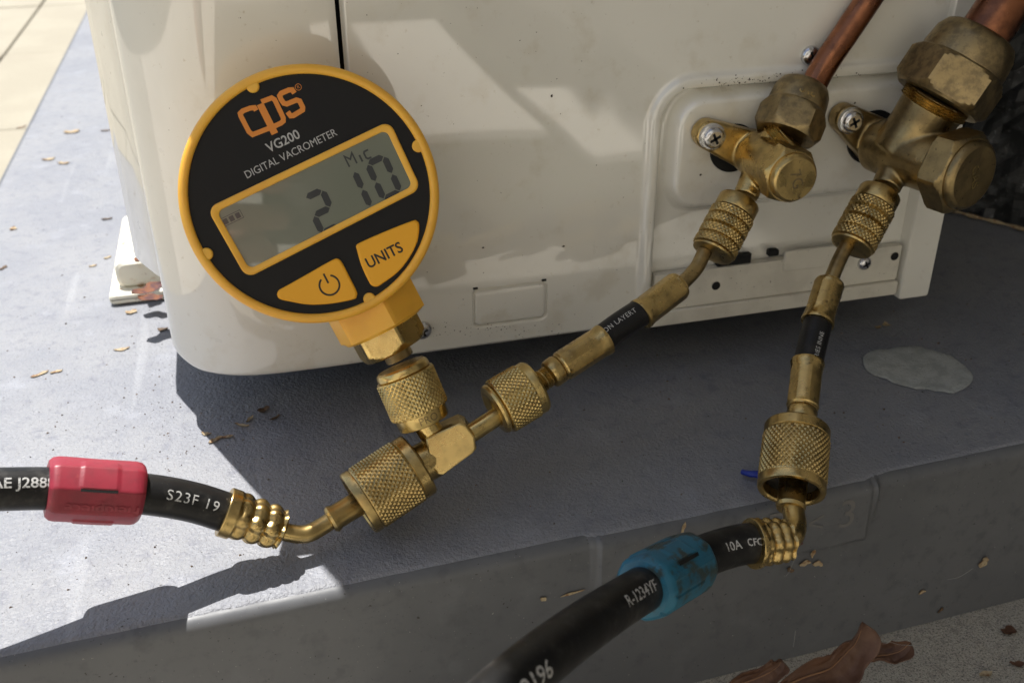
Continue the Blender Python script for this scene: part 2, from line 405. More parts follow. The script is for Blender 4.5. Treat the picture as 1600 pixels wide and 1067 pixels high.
# black rough rock wall at the right, beyond the pad
wl = MB(); rows = []
A_, B_ = Vector((372, 525, -70)), Vector((640, 110, -70)); dr = (B_ - A_).normalized(); nn = Vector((-dr.y, dr.x, 0)) * -1
if nn.dot(CAM - A_) < 0: nn = -nn
for z in steps(-84, 620, 5):
    row = []
    for s_ in steps(-120, 430, 5):
        p = A_ + dr * s_ + Vector((0, 0, z + 70)); q = p * .045
        h = 7 * noise.fractal(q, .7, 2.1, 4) + 5 * (.5 - noise.voronoi(p * .07)[0][0])
        row.append(p + nn * h)
    rows.append(row)
wl.grid(rows)
back = MB(); 
o = wl.build('rock_wall', 'rock', smooth=0); tag(o, 'rough black rock wall at the end of the pad behind the brass valves', 'wall')
b0 = MB(); b0.prism([A_ + dr * -120 - nn * 14 + Vector((0, 0, -14)), A_ + dr * 430 - nn * 14 + Vector((0, 0, -14)), A_ + dr * 430 - nn * 14 + Vector((0, 0, 690)), A_ + dr * -120 - nn * 14 + Vector((0, 0, 690))], -nn * 120)
b0.build('wall_core', 'rock', o, smooth=0)
hw = MB(); hw.box((640, -2600, -84), (760, 4200, 2700)); struct(hw.build('blocker_wall', 'blocker_stucco', smooth=0))  # unseen wall added to block sky light from the right
gw = MB(); gw.box((-3200, -1620, -84), (3200, -1500, 2300)); struct(gw.build('bounce_wall', 'reflector_cream', smooth=0))  # unseen wall added behind the lens to bounce warm sunlight onto the side panel
ev = MB(); ev.box((-45, -2800, 2702), (800, 4400, 2780)); struct(ev.build('blocker_eave', 'blocker_stucco', smooth=0))  # unseen overhang added to keep sun off the pad's right end
st = spline([onZ(1478, 326, 3), onZ(1520, 338, 3), onZ(1565, 349, 2.5), onZ(1615, 362, 3), onZ(1690, 380, 3)], 8)
o = MB().tube(st, [.9 + .3 * math.sin(i) for i in range(len(st))], 10).build('dry_stem', 'straw')
tag(o, 'long dry tan stem lying along the foot of the rock wall', 'stem')

# ================================================================== the air conditioner
ac = thing('air_conditioner', 'off-white outdoor air conditioner unit on feet above the grey pad', 'air conditioner', (125, 750, 0))
ZB, ZT, YP = 25.0, 627.0, 350.0
def sdr(x, z, x0, x1, z0, z1, r_):
    cx, cz = (x0 + x1) / 2, (z0 + z1) / 2; dx = np.abs(x - cx) - (x1 - x0) / 2 + r_; dz = np.abs(z - cz) - (z1 - z0) / 2 + r_
    return np.minimum(np.maximum(dx, dz), 0) + np.hypot(np.maximum(dx, 0), np.maximum(dz, 0)) - r_
ss = lambda a, b, t: (lambda q: q * q * (3 - 2 * q))(np.clip((t - a) / (b - a), 0, 1))
def panel_h(x, z):
    d = sdr(x, z, 150.5, 420, -60, 125, 15)
    h = 2.3 * ss(3.4, 1.3, np.abs(d)) * (.35 + .65 * ss(38, 46, z)) - 3.2 * ss(-1.8, -3.2, d)
    p = sdr(x, z, 157, 279, 73.5, 121, 13); h = h + 6.4 * ss(.8, -3.6, p) ** .8 - 1.2 * ss(-4, -26, p)
    k = sdr(x, z, 79, 108.5, 34.3, 50, 2.2); h = h - 1.3 * ss(.7, .1, np.abs(k)) + .25 * ss(.2, -1.5, k)
    h = h + .5 * np.exp(-((x - 70) / 40) ** 2 - ((z - 150) / 60) ** 2) - .8 * np.exp(-((x - 128) / 6) ** 2) * ss(90, 160, z) * .25
    h = h - 2.2 * ss(1.6, .0, x - 36.6) - 1.4 * ss(1.4, 0, z - ZB) - 1.2 * ss(1.2, 0, 284.5 - x)
    return h
X = np.array(steps(36.6, 39, .4) + steps(40, 76, 1.5) + steps(77, 111, .45) + steps(112, 145, 1.5) + steps(146, 180, .8) + steps(182, 276, 1.7) + steps(277, 284.5, .7))
Z = np.array(steps(ZB, 27, .4) + steps(28, 33, 1) + steps(33.4, 52, .45) + steps(53, 70, 1.2) + steps(71, 132, .8) + steps(134, 170, 2) + steps(180, ZT, 12))
GX, GZ = np.meshgrid(X, Z); H = panel_h(GX, GZ)
mb = MB(); mb.grid([[Vector((float(GX[i, j]), YP - float(H[i, j]), float(GZ[i, j]))) for j in range(len(X))] for i in range(len(Z))])
mb.build('side_panel', 'paint', ac, smooth=50)
mb = MB().box((35, YP + 8, ZB + 3), (284, 1150, ZT - 1)); mb.build('chassis', 'dark_gap', ac, smooth=0)
# rounded front cabinet wrapping the left corner
plan = [(34.9, 353), (34.8, 350.6), (33.5, 349.6), (20, 349.3), (4, 349.6), (-6, 350.4), (-13, 352), (-20, 355), (-27, 360), (-33, 366), (-36, 371), (-37, 377), (-37, 392)]
pp = [(p.x, p.y) for p in spline([(a, b, 0) for a, b in plan], 5)]
rows = []
for z in [0, .35, .8, 2, 5, 12] + steps(20, ZT - ZB, 40):
    row = []
    for (x, y) in pp:
        lift = max(0, min(1, (-26 - x) / 11)) ** 2 * 5.5                 # the lower corner is rounded off
        zz = ZB + lift + z * (1 - lift / (ZT - ZB)); ins = 1.0 * max(0, 1 - z / 1.2)
        row.append(Vector((x + ins * .4, y + ins, zz)))
    rows.append(row)
mb = MB(); mb.grid(rows); mb.build('front_cabinet', 'paint', ac, smooth=50)
# front grille frame that bulges out beyond the corner, ends above the pad
gp = [(-34, 383), (-37.2, 385), (-41, 392), (-46, 403), (-48.5, 410), (-49, 420), (-49, 1150)]
mb = MB(); rows = []
for dz, ins in ((0, 4), (.6, 1), (2, 0), (ZT - 53, 0)): rows.append([Vector((x + ins, y + ins * .3, 53 + dz)) for x, y in gp])
mb.grid(rows); mb.ngon([Vector((x + 4, y + 1.2, 53)) for x, y in gp] + [Vector((-20, 1150, 53)), Vector((-20, 383, 53))])
mb.build('front_frame', 'paint', ac, smooth=40)
mb = MB(); mb.box((-36.5, 392, ZB + 8), (35, 1150, ZT)); mb.build('front_body', 'paint', ac, smooth=0)
mb = MB(); mb.box((-48, 348, ZT + .5), (286, 1152, ZT + 10), 3); mb.build('top_lid', 'paint', ac)
mb = MB(); mb.box((-24, 366, ZB + 1.2), (284, 1150, ZB + 2.8)); mb.build('base_pan', 'underside_shade', ac, smooth=0)
# lower rail, its lip, the end flange and the small plate
mb = MB(); mb.box((154.5, YP - 1.2, ZB + 6.2), (269, YP + 2.2, 47.5), .7); rail = mb.build('bottom_rail', 'paint_dirty', ac)
mb = MB(); mb.box((151.5, YP - 2.6, ZB - .6), (269.4, YP + 2.2, ZB + 6), 1.0); mb.build('rail_lip', 'paint_dirty', ac)
mb = MB(); mb.box((212, YP - 2.4, 42.5), (244, YP - 1.0, 51.5), .6); mb.build('rail_tab', 'paint_dirty', ac)
mb = MB(); mb.box((270.6, YP - 3.4, ZB - 3), (285.6, YP + 12, ZT), 1.2); mb.build('end_flange', 'paint', ac)
mb = MB(); mb.box((182, YP - 1.0, 47.9), (197, YP + 1.6, 52)); mb.build('rail_slot', 'dark_gap', ac, smooth=0)
mb = MB(); mb.box((205, YP - 1.3, 49.6), (209.6, YP + 1.4, 52.4), .6); mb.build('rail_slot', 'dark_gap', ac, smooth=0)
for p in (onY(1118, 446, YP - 1), onY(1397, 400, YP - 1)):
    mb = MB(); mb.lathe(p + Vector((0, -.5, 0)), p + Vector((0, 5, 0)), [(0, 1.9), (.3, 1.5), (1, 1.4)], 20); mb.build('rivet_hole', 'dark_gap', ac)
for x, z in ((79.8, 51.0), (107.6, 51.0)):
    mb = MB(); mb.box((x - 1.0, YP - .3, z - .5), (x + 1.0, YP + 1, z + .5), .3); mb.build('punched_slot', 'dark_gap', ac)
# screws in the panel
def screw(p, r_, parent, nrm=Vector((0, -1, 0)), flat=False):
    p = Vector(p); q = p + nrm * 10
    mb = MB()
    def f(d, t, rr):
        arm = min(abs(math.sin(t)), abs(math.cos(t)))
        return rr
    pr = [(-.5, r_), (.3, r_), (.9, r_ * .96), (1.5, r_ * .84), (2.0, r_ * .62), (2.2, r_ * .45)] if not flat else [(-1, r_ * 1.28), (.7, r_ * 1.28), (.9, r_ * 1.2), (.95, r_ * 1.0), (2.2, r_ * .98), (2.7, r_ * .86), (2.9, r_ * .7)]
    mb.lathe(p, q, pr, 32)
    s_ = mb.build('screw', 'steel', parent)
    if parent is None or s_.parent is None: return s_
    o, u, v, w = frame(p, q, UP)
    for a in (35, 125):
        d = u * math.cos(R(a)) + v * math.sin(R(a)); e = w.cross(d); L = r_ * .55; wd = r_ * .13; z0 = pr[-1][0] + .04
        c0 = MB(); c0.prism([p + w * z0 + d * L + e * wd, p + w * z0 - d * L + e * wd, p + w * z0 - d * L - e * wd, p + w * z0 + d * L - e * wd], w * -.5)
        k = c0.build('cross_slot', 'dark_gap', parent, smooth=0); k.parent = s_
    return s_
screw((58, YP - .2, 36), 3.8, ac); screw((212.6, YP - .4, 131.5), 3.8, ac)
pr_ = onY(1350, 411, YP - 1.3); screw(pr_, 3.1, ac)
# feet
foot = MB(); foot.box((-73, 484, .6), (300, 560, 6), 2); foot.build('foot', 'foot_white', ac)
foot = MB(); foot.box((-69, 491, 5.6), (-32, 556, 20), 4); foot.build('foot_block', 'foot_white', ac)
foot = MB(); foot.box((-69, 950, .6), (300, 1030, 24), 3); foot.build('foot', 'foot_white', ac)

# ================================================================== fittings
def depressor_nut(A, B, Rn, L, name, mt, parent, ribs=4):
    """knurled hand nut with grooved bands; A = valve end"""
    mb = MB(); c = L * .24; kn = knurl(30, 1.9, c, L - 1.2, .42); prof = [(0, Rn * .80), (.3, Rn * .9), (.8, Rn * .93), (c - .6, Rn * .93), (c - .05, Rn * .90)]
    band = (L - 1.2 - c) / ribs
    for d in steps(c, L - 1.2, 1.9 / 6):
        ph = ((d - c) / band) % 1
        g = 1 - .13 * max(0, 1 - min(ph, 1 - ph) / .13) ** .7
        prof.append((d, Rn * g))
    prof += [(L - 1.1, Rn * .93), (L - .4, Rn * .9), (L, Rn * .8), (L + .02, Rn * .45)]
    mb.lathe(A, B, prof, 180, kn)
    return mb.build(name, mt, parent, smooth=28)
def ferrule(A, B, L, r_, name, mt, parent, collar_at_start=False):
    """eight-sided crimped ferrule; A = metal end, B = hose end"""
    mb = MB()
    def f(d, t, rr):
        e = max(0, min(1, (d - 1.6) / .9)) * max(0, min(1, (L - 3.4 - d) / .9))
        return rr * (1 + ((polyr(8, t) * .955 - 1) * .55 - .006) * e)
    mb.lathe(A, B, [(0, r_ * .72), (.25, r_ * .84)] + [(d, r_ * (1.0 if d > 1.5 else .93)) for d in steps(.6, L - 3.6, .5)] +
             [(L - 3, r_ * 1.0), (L - 1.6, r_ * 1.05), (L - .5, r_ * 1.08), (L, r_ * 1.06), (L + .01, r_ * .8)], 96, f)
    return mb.build(name, mt, parent, smooth=22)
def hose(path, r_, name, mt, parent, seg=40): return MB().tube(path, r_, seg).build(name, mt, parent, smooth=60)

# ---- gauge ---------------------------------------------------------
GC = at(487, 306, 321); GW = (CAM - GC).normalized()
ang = R(26); GU = RIGHT * math.cos(ang) + UP * math.sin(ang); GU = (GU - GW * GU.dot(GW)).normalized(); GV = GW.cross(GU)
G = lambda x, y, z=0: GC + GU * x + GV * y + GW * z
def gl(px, py):                                            # a point of the dial face, in dial millimetres
    r_ = ray(px, py); t = (GC - CAM).dot(GW) / r_.dot(GW); p = CAM + r_ * t - GC
    return p.dot(GU), p.dot(GV)
gauge = thing('vacuum_gauge', 'round yellow digital vacuum gauge with black face reading 210', 'gauge', tuple(G(0, -59, -15)))
# housing: turned shell with rolled rim
mb = MB(); RG = 40.6
prof = [(-30, 26), (-29, 33), (-26, 37), (-20, 38.4), (-8, 39.2), (-5, 39.8), (-2.2, RG), (-.6, RG - .15), (.3, RG - .8), (.7, RG - 1.7), (.55, RG - 2.6), (0, RG - 3.1), (-1.2, RG - 3.2)]
mb.lathe(G(0, 0, 0), G(0, 0, 10), prof, 128, caps=(True, False)); mb.build('housing', 'yellow_plastic', gauge, smooth=40)
mb = MB(); mb.lathe(G(0, 0, -1.3), G(0, 0, 10), [(0, RG - 3.15), (.5, RG - 3.15)], 128); mb.build('face_plate', 'face_black', gauge)
zf = -.8
for a in (-1, 91, 183, 272):
    mb = MB(); c = G((RG - 3.3) * math.cos(R(a)), (RG - 3.3) * math.sin(R(a)), zf)
    mb.lathe(c, c + GW * 5, [(-.1, 2.0), (.7, 2.0), (1.0, 1.75), (1.1, 1.3)], 32); mb.build('rim_tab', 'yellow_plastic', gauge)
def rrect(x0, x1, y0, y1, r_, n=6):
    q = []
    for cx, cy, a0 in ((x1 - r_, y1 - r_, 0), (x0 + r_, y1 - r_, 90), (x0 + r_, y0 + r_, 180), (x1 - r_, y0 + r_, 270)):
        q += [(cx + r_ * math.cos(R(a0 + 90 * k / n)), cy + r_ * math.sin(R(a0 + 90 * k / n))) for k in range(n + 1)]
    return q
tl, tr, br, bl = gl(322.5, 325.7), gl(609, 188.6), gl(658.7, 295.5), gl(385, 435.6)
def quadmap(x, y):                                        # unit square to the slightly keystoned window
    a = [tl[i] * (1 - x) + tr[i] * x for i in (0, 1)]; b = [bl[i] * (1 - x) + br[i] * x for i in (0, 1)]
    return [b[i] * (1 - y) + a[i] * y for i in (0, 1)]
W_, H_ = 63.0, 24.5
def bez(ins, rr, z): return [G(*quadmap(x / W_, y / H_), z) for x, y in rrect(ins, W_ - ins, ins, H_ - ins, rr)]
mb = MB(); mb.grid([bez(0, 3.2, zf - .1), bez(.05, 3.2, zf + .5), bez(.5, 3, zf + .9), bez(1.7, 2.4, zf + .9), bez(2.2, 2.0, zf + .6), bez(2.3, 1.9, zf - .2)], cu=True); mb.build('display_bezel', 'yellow_plastic', gauge)
mb = MB(); mb.ngon(bez(2.2, 1.9, zf + .18)); lcd = mb.build('display', 'lcd', gauge, smooth=0)
# digits
uvx, uvy = GU, GV
Lz = zf + .26
def segpoly(name, polys, mt='lcd_segment'):
    mb = MB()
    for q in polys: mb.ngon([G(x, y, Lz) for x, y in q])
    o = mb.build(name, mt, gauge, smooth=0); o.parent = lcd; return o
def digit(cx, cy, on, w=7.9, h=14.2, t=2.1, sh=.03):
    out = []; g = .22
    def hseg(y): return [(-w / 2 + t * .5 + g, y), (-w / 2 + t + g, y + t / 2), (w / 2 - t - g, y + t / 2), (w / 2 - t * .5 - g, y), (w / 2 - t - g, y - t / 2), (-w / 2 + t + g, y - t / 2)]
    def vseg(x, y0, y1): return [(x, y0 + g), (x + t / 2, y0 + t / 2 + g), (x + t / 2, y1 - t / 2 - g), (x, y1 - g), (x - t / 2, y1 - t / 2 - g), (x - t / 2, y0 + t / 2 + g)]
    a, b = h / 2 - t / 2, w / 2 - t / 2
    seg = {'a': hseg(a), 'g': hseg(0), 'd': hseg(-a), 'f': vseg(-b, 0, a), 'b': vseg(b, 0, a), 'e': vseg(-b, -a, 0), 'c': vseg(b, -a, 0)}
    for k in on: out.append([(cx + x + y * sh, cy + y) for x, y in seg[k]])
    return out
c2, c1, c0 = gl(503.5, 331), gl(566, 296), gl(600, 278)
segpoly('digit', digit(c2[0], c2[1], 'abged')); segpoly('digit', digit(c1[0] - 2.8, c1[1], 'bc')); segpoly('digit', digit(c0[0], c0[1], 'abcdef'))
def stroke(pts, wd, closed=False):
    """mitred outline strip of a polyline as quads"""
    n = len(pts); L = []; Rr = []
    for i in range(n):
        p = Vector(pts[i]).to_2d()
        a = Vector(pts[i - 1]).to_2d() if (i or closed) else None; b = Vector(pts[(i + 1) % n]).to_2d() if (i < n - 1 or closed) else None
        d1 = (p - a).normalized() if a is not None else None; d2 = (b - p).normalized() if b is not None else None
        if d1 is None: d1 = d2
        if d2 is None: d2 = d1
        n1 = Vector((-d1.y, d1.x)); n2 = Vector((-d2.y, d2.x)); mm = (n1 + n2).normalized(); k = wd / 2 / max(.4, mm.dot(n1))
        L.append(p + mm * k); Rr.append(p - mm * k)
    q = []
    for i in range(n - (0 if closed else 1)):
        j = (i + 1) % n; q.append([tuple(L[i]), tuple(L[j]), tuple(Rr[j]), tuple(Rr[i])])
    return q
def tiny(pts, wd): return stroke(pts, wd)
mx_, my_ = gl(548, 250); segpoly('unit_text', stroke([(mx_ - 1.3, my_ - 1.8), (mx_ - 1.3, my_ + 1.8), (mx_, my_ + .2), (mx_ + 1.3, my_ + 1.8), (mx_ + 1.3, my_ - 1.8)], .55))
ix, iy = gl(563.5, 246.5); segpoly('unit_text', stroke([(ix, iy - 1.4), (ix, iy + .9)], .6))
kx, ky = gl(574, 241.5); segpoly('unit_text', stroke([(kx + .9, ky + 1.2), (kx - .5, ky + 1.2), (kx - .8, ky + .7), (kx - .8, ky - .8), (kx - .4, ky - 1.3), (kx + .8, ky - 1.3)], .55))
bx, by = gl(361, 342)
segpoly('battery_icon', stroke([(bx - 3.3, by - 1.3), (bx - 3.3, by + 1.3), (bx + 3.6, by + 1.3), (bx + 3.6, by - 1.3)], .18, True) + [[(bx + a - .75, by - .85), (bx + a + .75, by - .85), (bx + a + .75, by + .85), (bx + a - .75, by + .85)] for a in (-1.9, .2, 2.3)] + [[(bx - 4, by - .6), (bx - 3.5, by - .6), (bx - 3.5, by + .6), (bx - 4, by + .6)]])
# printed face
def facepoly(name, polys, mt, z=zf + .1):
    mb = MB()
    for q in polys: mb.ngon([G(x, y, z) for x, y in q])
    return mb.build(name, mt, gauge, smooth=0)
def lp(pts, sc_=5.927, ox=340, oy=110): return [gl(ox + x / sc_, oy + y / sc_) for x, y in pts]
facepoly('logo_letter', stroke(lp([(357, 372), (340, 345), (300, 350), (232, 376), (208, 400), (214, 425), (290, 570), (322, 596), (472, 538)]), 1.5), 'ink_orange')
facepoly('logo_letter', stroke(lp([(375, 322), (470, 284), (505, 262)] ), .01) + stroke(lp([(392, 312), (530, 588)]), 2.15), 'ink_orange')
facepoly('logo_letter', stroke(lp([(404, 292), (500, 255), (528, 272), (608, 440), (608, 470), (585, 490), (512, 524)]), 1.5), 'ink_orange', zf + .14)
facepoly('logo_letter', stroke(lp([(712, 212), (690, 180), (660, 182), (590, 212), (574, 236), (586, 268), (612, 305), (640, 312), (730, 275), (760, 284), (788, 342), (786, 368), (700, 420), (676, 422), (648, 385)]), 1.55), 'ink_orange')
rc_ = gl(340 + 747 / 5.927, 110 + 155 / 5.927)
facepoly('registered_mark', stroke([(rc_[0] + .95 * math.cos(2 * math.pi * k / 20), rc_[1] + .95 * math.sin(2 * math.pi * k / 20)) for k in range(20)], .16, True), 'ink_orange')
put_text('R', 1.3, lambda x, y: G(rc_[0] + x, rc_[1] + y, zf + .1), 'registered_mark', 'ink_orange', gauge)
def ftext(body, size, px, py, mt, rot=0, **k):
    cx, cy = gl(px, py); ca, sa = math.cos(R(rot)), math.sin(R(rot))
    return put_text(body, size, lambda x, y: G(cx + x * ca - y * sa, cy + x * sa + y * ca, (zf + .1) if mt != 'ink_black' else zf + 1.02), 'printed_text', mt, gauge, **k)
ftext('VG200', 4.15, 442.5, 221, 'ink_grey', bold=.06, sx=.93)
ftext('DIGITAL VACROMETER', 3.35, 454.5, 240.5, 'ink_grey', sx=.90)
# buttons
def button(pts):
    q = [Vector((*gl(260 + x / 2.3196, 80 + y / 2.3196), 0)) for x, y in pts]; q = q + q[:1]
    sm = [p for p in spline(q, 4)][:-1]; c = sum(sm, Vector()) / len(sm)
    mb = MB(); rows = []
    for k, z in ((1.0, zf - .1), (1.0, zf + .5), (.975, zf + .85), (.93, zf + .96)): rows.append([G(c.x + (p.x - c.x) * k, c.y + (p.y - c.y) * k, z) for p in sm])
    mb.grid(rows, cu=True); mb.ngon(rows[-1]); return mb.build('button', 'button_rubber', gauge, smooth=50)
button([(400, 882), (408, 866), (440, 848), (520, 803), (600, 758), (622, 753), (638, 768), (665, 820), (690, 870), (690, 888), (678, 900), (600, 915), (520, 919), (450, 908), (410, 898)])
button([(687, 708), (700, 695), (790, 655), (890, 616), (908, 616), (917, 632), (910, 690), (880, 750), (840, 800), (790, 838), (765, 853), (745, 850), (732, 832), (706, 775)])
ftext('UNITS', 4.9, 600.5, 399.5, 'ink_black', bold=.09, sx=.93, rot=.5)
pcx, pcy = gl(260 + 591 / 2.3196, 80 + 848 / 2.3196)
facepoly('power_symbol', stroke([(pcx + 3.15 * math.cos(R(a)), pcy + 3.15 * math.sin(R(a))) for a in range(118, 118 + 305, 12)], .6) , 'ink_black', zf + 1.02)
facepoly('power_symbol', stroke([(pcx, pcy + .7), (pcx, pcy + 4.1)], .6), 'ink_black', zf + 1.02)
# hexagonal foot of the housing and the brass hexagon
ax0, ax1 = G(1.0, -34, -19.5), G(1.6, -80, -18.5)
mb = MB(); hexnut(mb, ax0, ax1, 16.4, 14.4, 0, .5, phase=R(20)); mb.build('hex_base', 'yellow_plastic', gauge, smooth=22)
mb = MB(); hexnut(mb, mixp(ax0, ax1, 16.3), ax1, 8.6, 11.2, 0, 2.2, phase=R(20)); mb.build('brass_hexagon', 'brass_bright', gauge, smooth=22)
mb = MB(); mb.lathe(mixp(ax0, ax1, 24.5), ax1, [(0, 5), (4, 5)], 32); mb.build('threaded_stub', 'brass_old', gauge)

# ---- tee fitting -----------------------------------------------------
tee = thing('tee_fitting', 'machined brass tee block with knurled swivel nut under the gauge', 'fitting', tuple(at(705, 700, 342)))
nA, nB = at(627, 574, 339), at(664, 661, 342)
L = (nB - nA).length
kn = knurl(34, 1.9, 2.6, L - 4.4, .45)
mb = MB(); mb.lathe(nA, nB, [(-.6, 5.6), (-.6, 8.0), (0, 8.8), (1.0, 9.2), (2.0, 9.2), (2.3, 8.8)] + [(d, 10.2) for d in steps(2.6, L - 4.4, 1.9 / 6)] + [(L - 4.2, 8.9), (L - 1, 8.9), (L - .3, 8.6), (L, 8), (L + .01, 4)], 204, kn)
sw = mb.build('swivel_nut', 'brass_bright', tee, smooth=28)
on, un, vn, wn = frame(nA, nB)
put_text('PRO', 3.6, lambda x, y: on + wn * (L - 2.3 - y * 1) + (un * math.cos(-x / 9.0 - .3) + vn * math.sin(-x / 9.0 - .3)) * 9.0, 'stamped_text', 'brass_old', tee)
mb = MB(); mb.lathe(nB, at(690, 700, 343), [(-1, 4.3), (9, 4.3)], 40); mb.build('neck', 'brass_bright', tee)
# block: chamfered forging
BD = (at(742, 668, 346) - at(640, 742, 342)).normalized(); BW = (CAM - at(705, 700, 340)).normalized(); BW = (BW - BD * BW.dot(BD) + UP * 0.0).normalized(); BV = BW.cross(BD)
BC = at(706, 699, 337)
fp = [Vector(at(px, py, 337)) for px, py in ((665, 686), (678, 678), (718, 660), (728, 664), (742, 682), (744, 702), (738, 709), (692, 742), (684, 741), (672, 728))]
mb = MB(); mb.prism(fp, -BW * 14 + UP * 3.6, bev=.7); mb.build('block', 'brass_bright', tee, smooth=25)
mb = MB(); mb.lathe(at(682, 712, 344), at(640, 735, 341), [(0, 6.8), (6, 6.8), (6.6, 6.2), (11, 6.0)], 40); mb.build('threaded_end', 'brass', tee)
mb = MB(); mb.lathe(at(725, 684, 345), at(785, 645, 349), [(0, 5.4), (1.6, 5.2), (2.2, 3.3), (14, 3.2)], 36); mb.build('outlet_stub', 'brass_bright', tee)

# ---- short adapter hoses --------------------------------------------
def adapter(label, P, txt, tpos, big):
    """P: dict of pixel+distance points from the free end to the valve"""
    t = thing('adapter_hose', label, 'hose', tuple(P['root']), 'short black service hoses with brass ends')
    if big:
        A, B = P['nut']; L = (B - A).length; kn = knurl(36, 2.0, 2.2, L - 3.4, .45)
        mb = MB(); mb.lathe(A, B, [(1.8, 3.6), (.8, 4.2), (-.5, 6.4), (-.5, 7.6), (.1, 8.8), (.9, 9.2), (1.6, 9.1), (1.9, 8.6), (2.1, 9.4)] + [(d, 10.1) for d in steps(2.2, L - 3.4, 2 / 6)] +
                            [(L - 3.2, 9.7), (L - 1, 9.7), (L - .2, 9.2), (L, 8.2), (L + .01, 5)], 216, kn)
        mb.build('knurled_nut', 'brass_bright', t, smooth=28)
    A, B = P['ring']; L = (B - A).length
    mb = MB(); mb.lathe(A, B, [(-4, 3.4)] + [(d, 3.6 + .35 * (int(d * 2.5) % 2)) for d in steps(-3.9, L * .35, .4)] + [(L * .36, 4.4), (L * .4, 4.9), (L * .5, 5.2), (L - .7, 5.2), (L - .2, 5.0), (L, 4.2)], 48)
    mb.build('threaded_ring', 'brass', t, smooth=25)
    A, B = P['f1']; ferrule(A, B, (B - A).length, P['r'], 'ferrule', 'brass', t)
    path = spline(P['hose'], 10); hose(path, P['r'] * .93, 'hose_tube', 'rubber_smooth', t)
    A, B = P['f2']; ferrule(A, B, (B - A).length, P['r'], 'ferrule', 'brass', t)
    path2 = spline(P['bend'], 8); MB().tube(path2, 2.75, 28).build('bent_tube', 'brass_old', t, smooth=60)
    A, B = P['knurl']; depressor_nut(A, B, P['kr'], (B - A).length, 'depressor_nut', 'brass', t)
    body, size, s0, a0, fl = txt
    put_text(body, size, hose_text(path, s0, a0, P['r'] * .93 + .1, fl), 'printed_text', 'ink_hose', t, sx=.95, spacing=1.1)
    return t
V1, V2 = Vector((188.7, 335, 98.2)), None
P1 = dict(root=at(940, 540, 360), nut=(at(772, 641, 348), at(838, 602, 352.5)), ring=(at(849, 593, 353.5), at(874, 575, 355.5)), r=5.45, kr=8.6,
          f1=(at(873, 576, 355.5), at(945, 530, 361)), hose=[at(925, 542, 360), at(965, 512, 363), at(996, 491.5, 365.4), at(1004, 486.5, 366.2)],
          f2=(at(1063, 444, 373), at(1000, 492, 366)), bend=[at(1055, 452, 372), at(1075, 434, 374.5), at(1090, 416, 377), at(1101, 393, 379)],
          knurl=(at(1156, 314, 384), at(1112, 397, 379)))
adapter('short black hose with brass ferrules running from the left valve to the tee', P1, ('YLON LAYERT', 2.6, 11.0, .35, 1), None, True)
P2 = dict(root=at(1275, 540, 372), nut=None, ring=(at(1250, 668, 352), at(1254, 640, 355.5)), r=5.6, kr=8.7,
          f1=(at(1253.5, 641, 355.5), at(1262, 566, 365)), hose=[at(1260, 582, 363), at(1267, 548, 367), at(1276, 512, 371), at(1280, 495, 373)],
          f2=(at(1297, 440, 379), at(1277, 505, 371.5)), bend=[at(1294, 450, 378), at(1303, 426, 380), at(1312, 405, 382), at(1324, 382, 384)],
          knurl=(at(1376, 301, 389), at(1329, 387, 384)))
adapter('short black hose with brass ferrules hanging from the right valve', P2, ('SERIES INNE', 2.4, 8.6, -.55 + .1, 1), None, False)

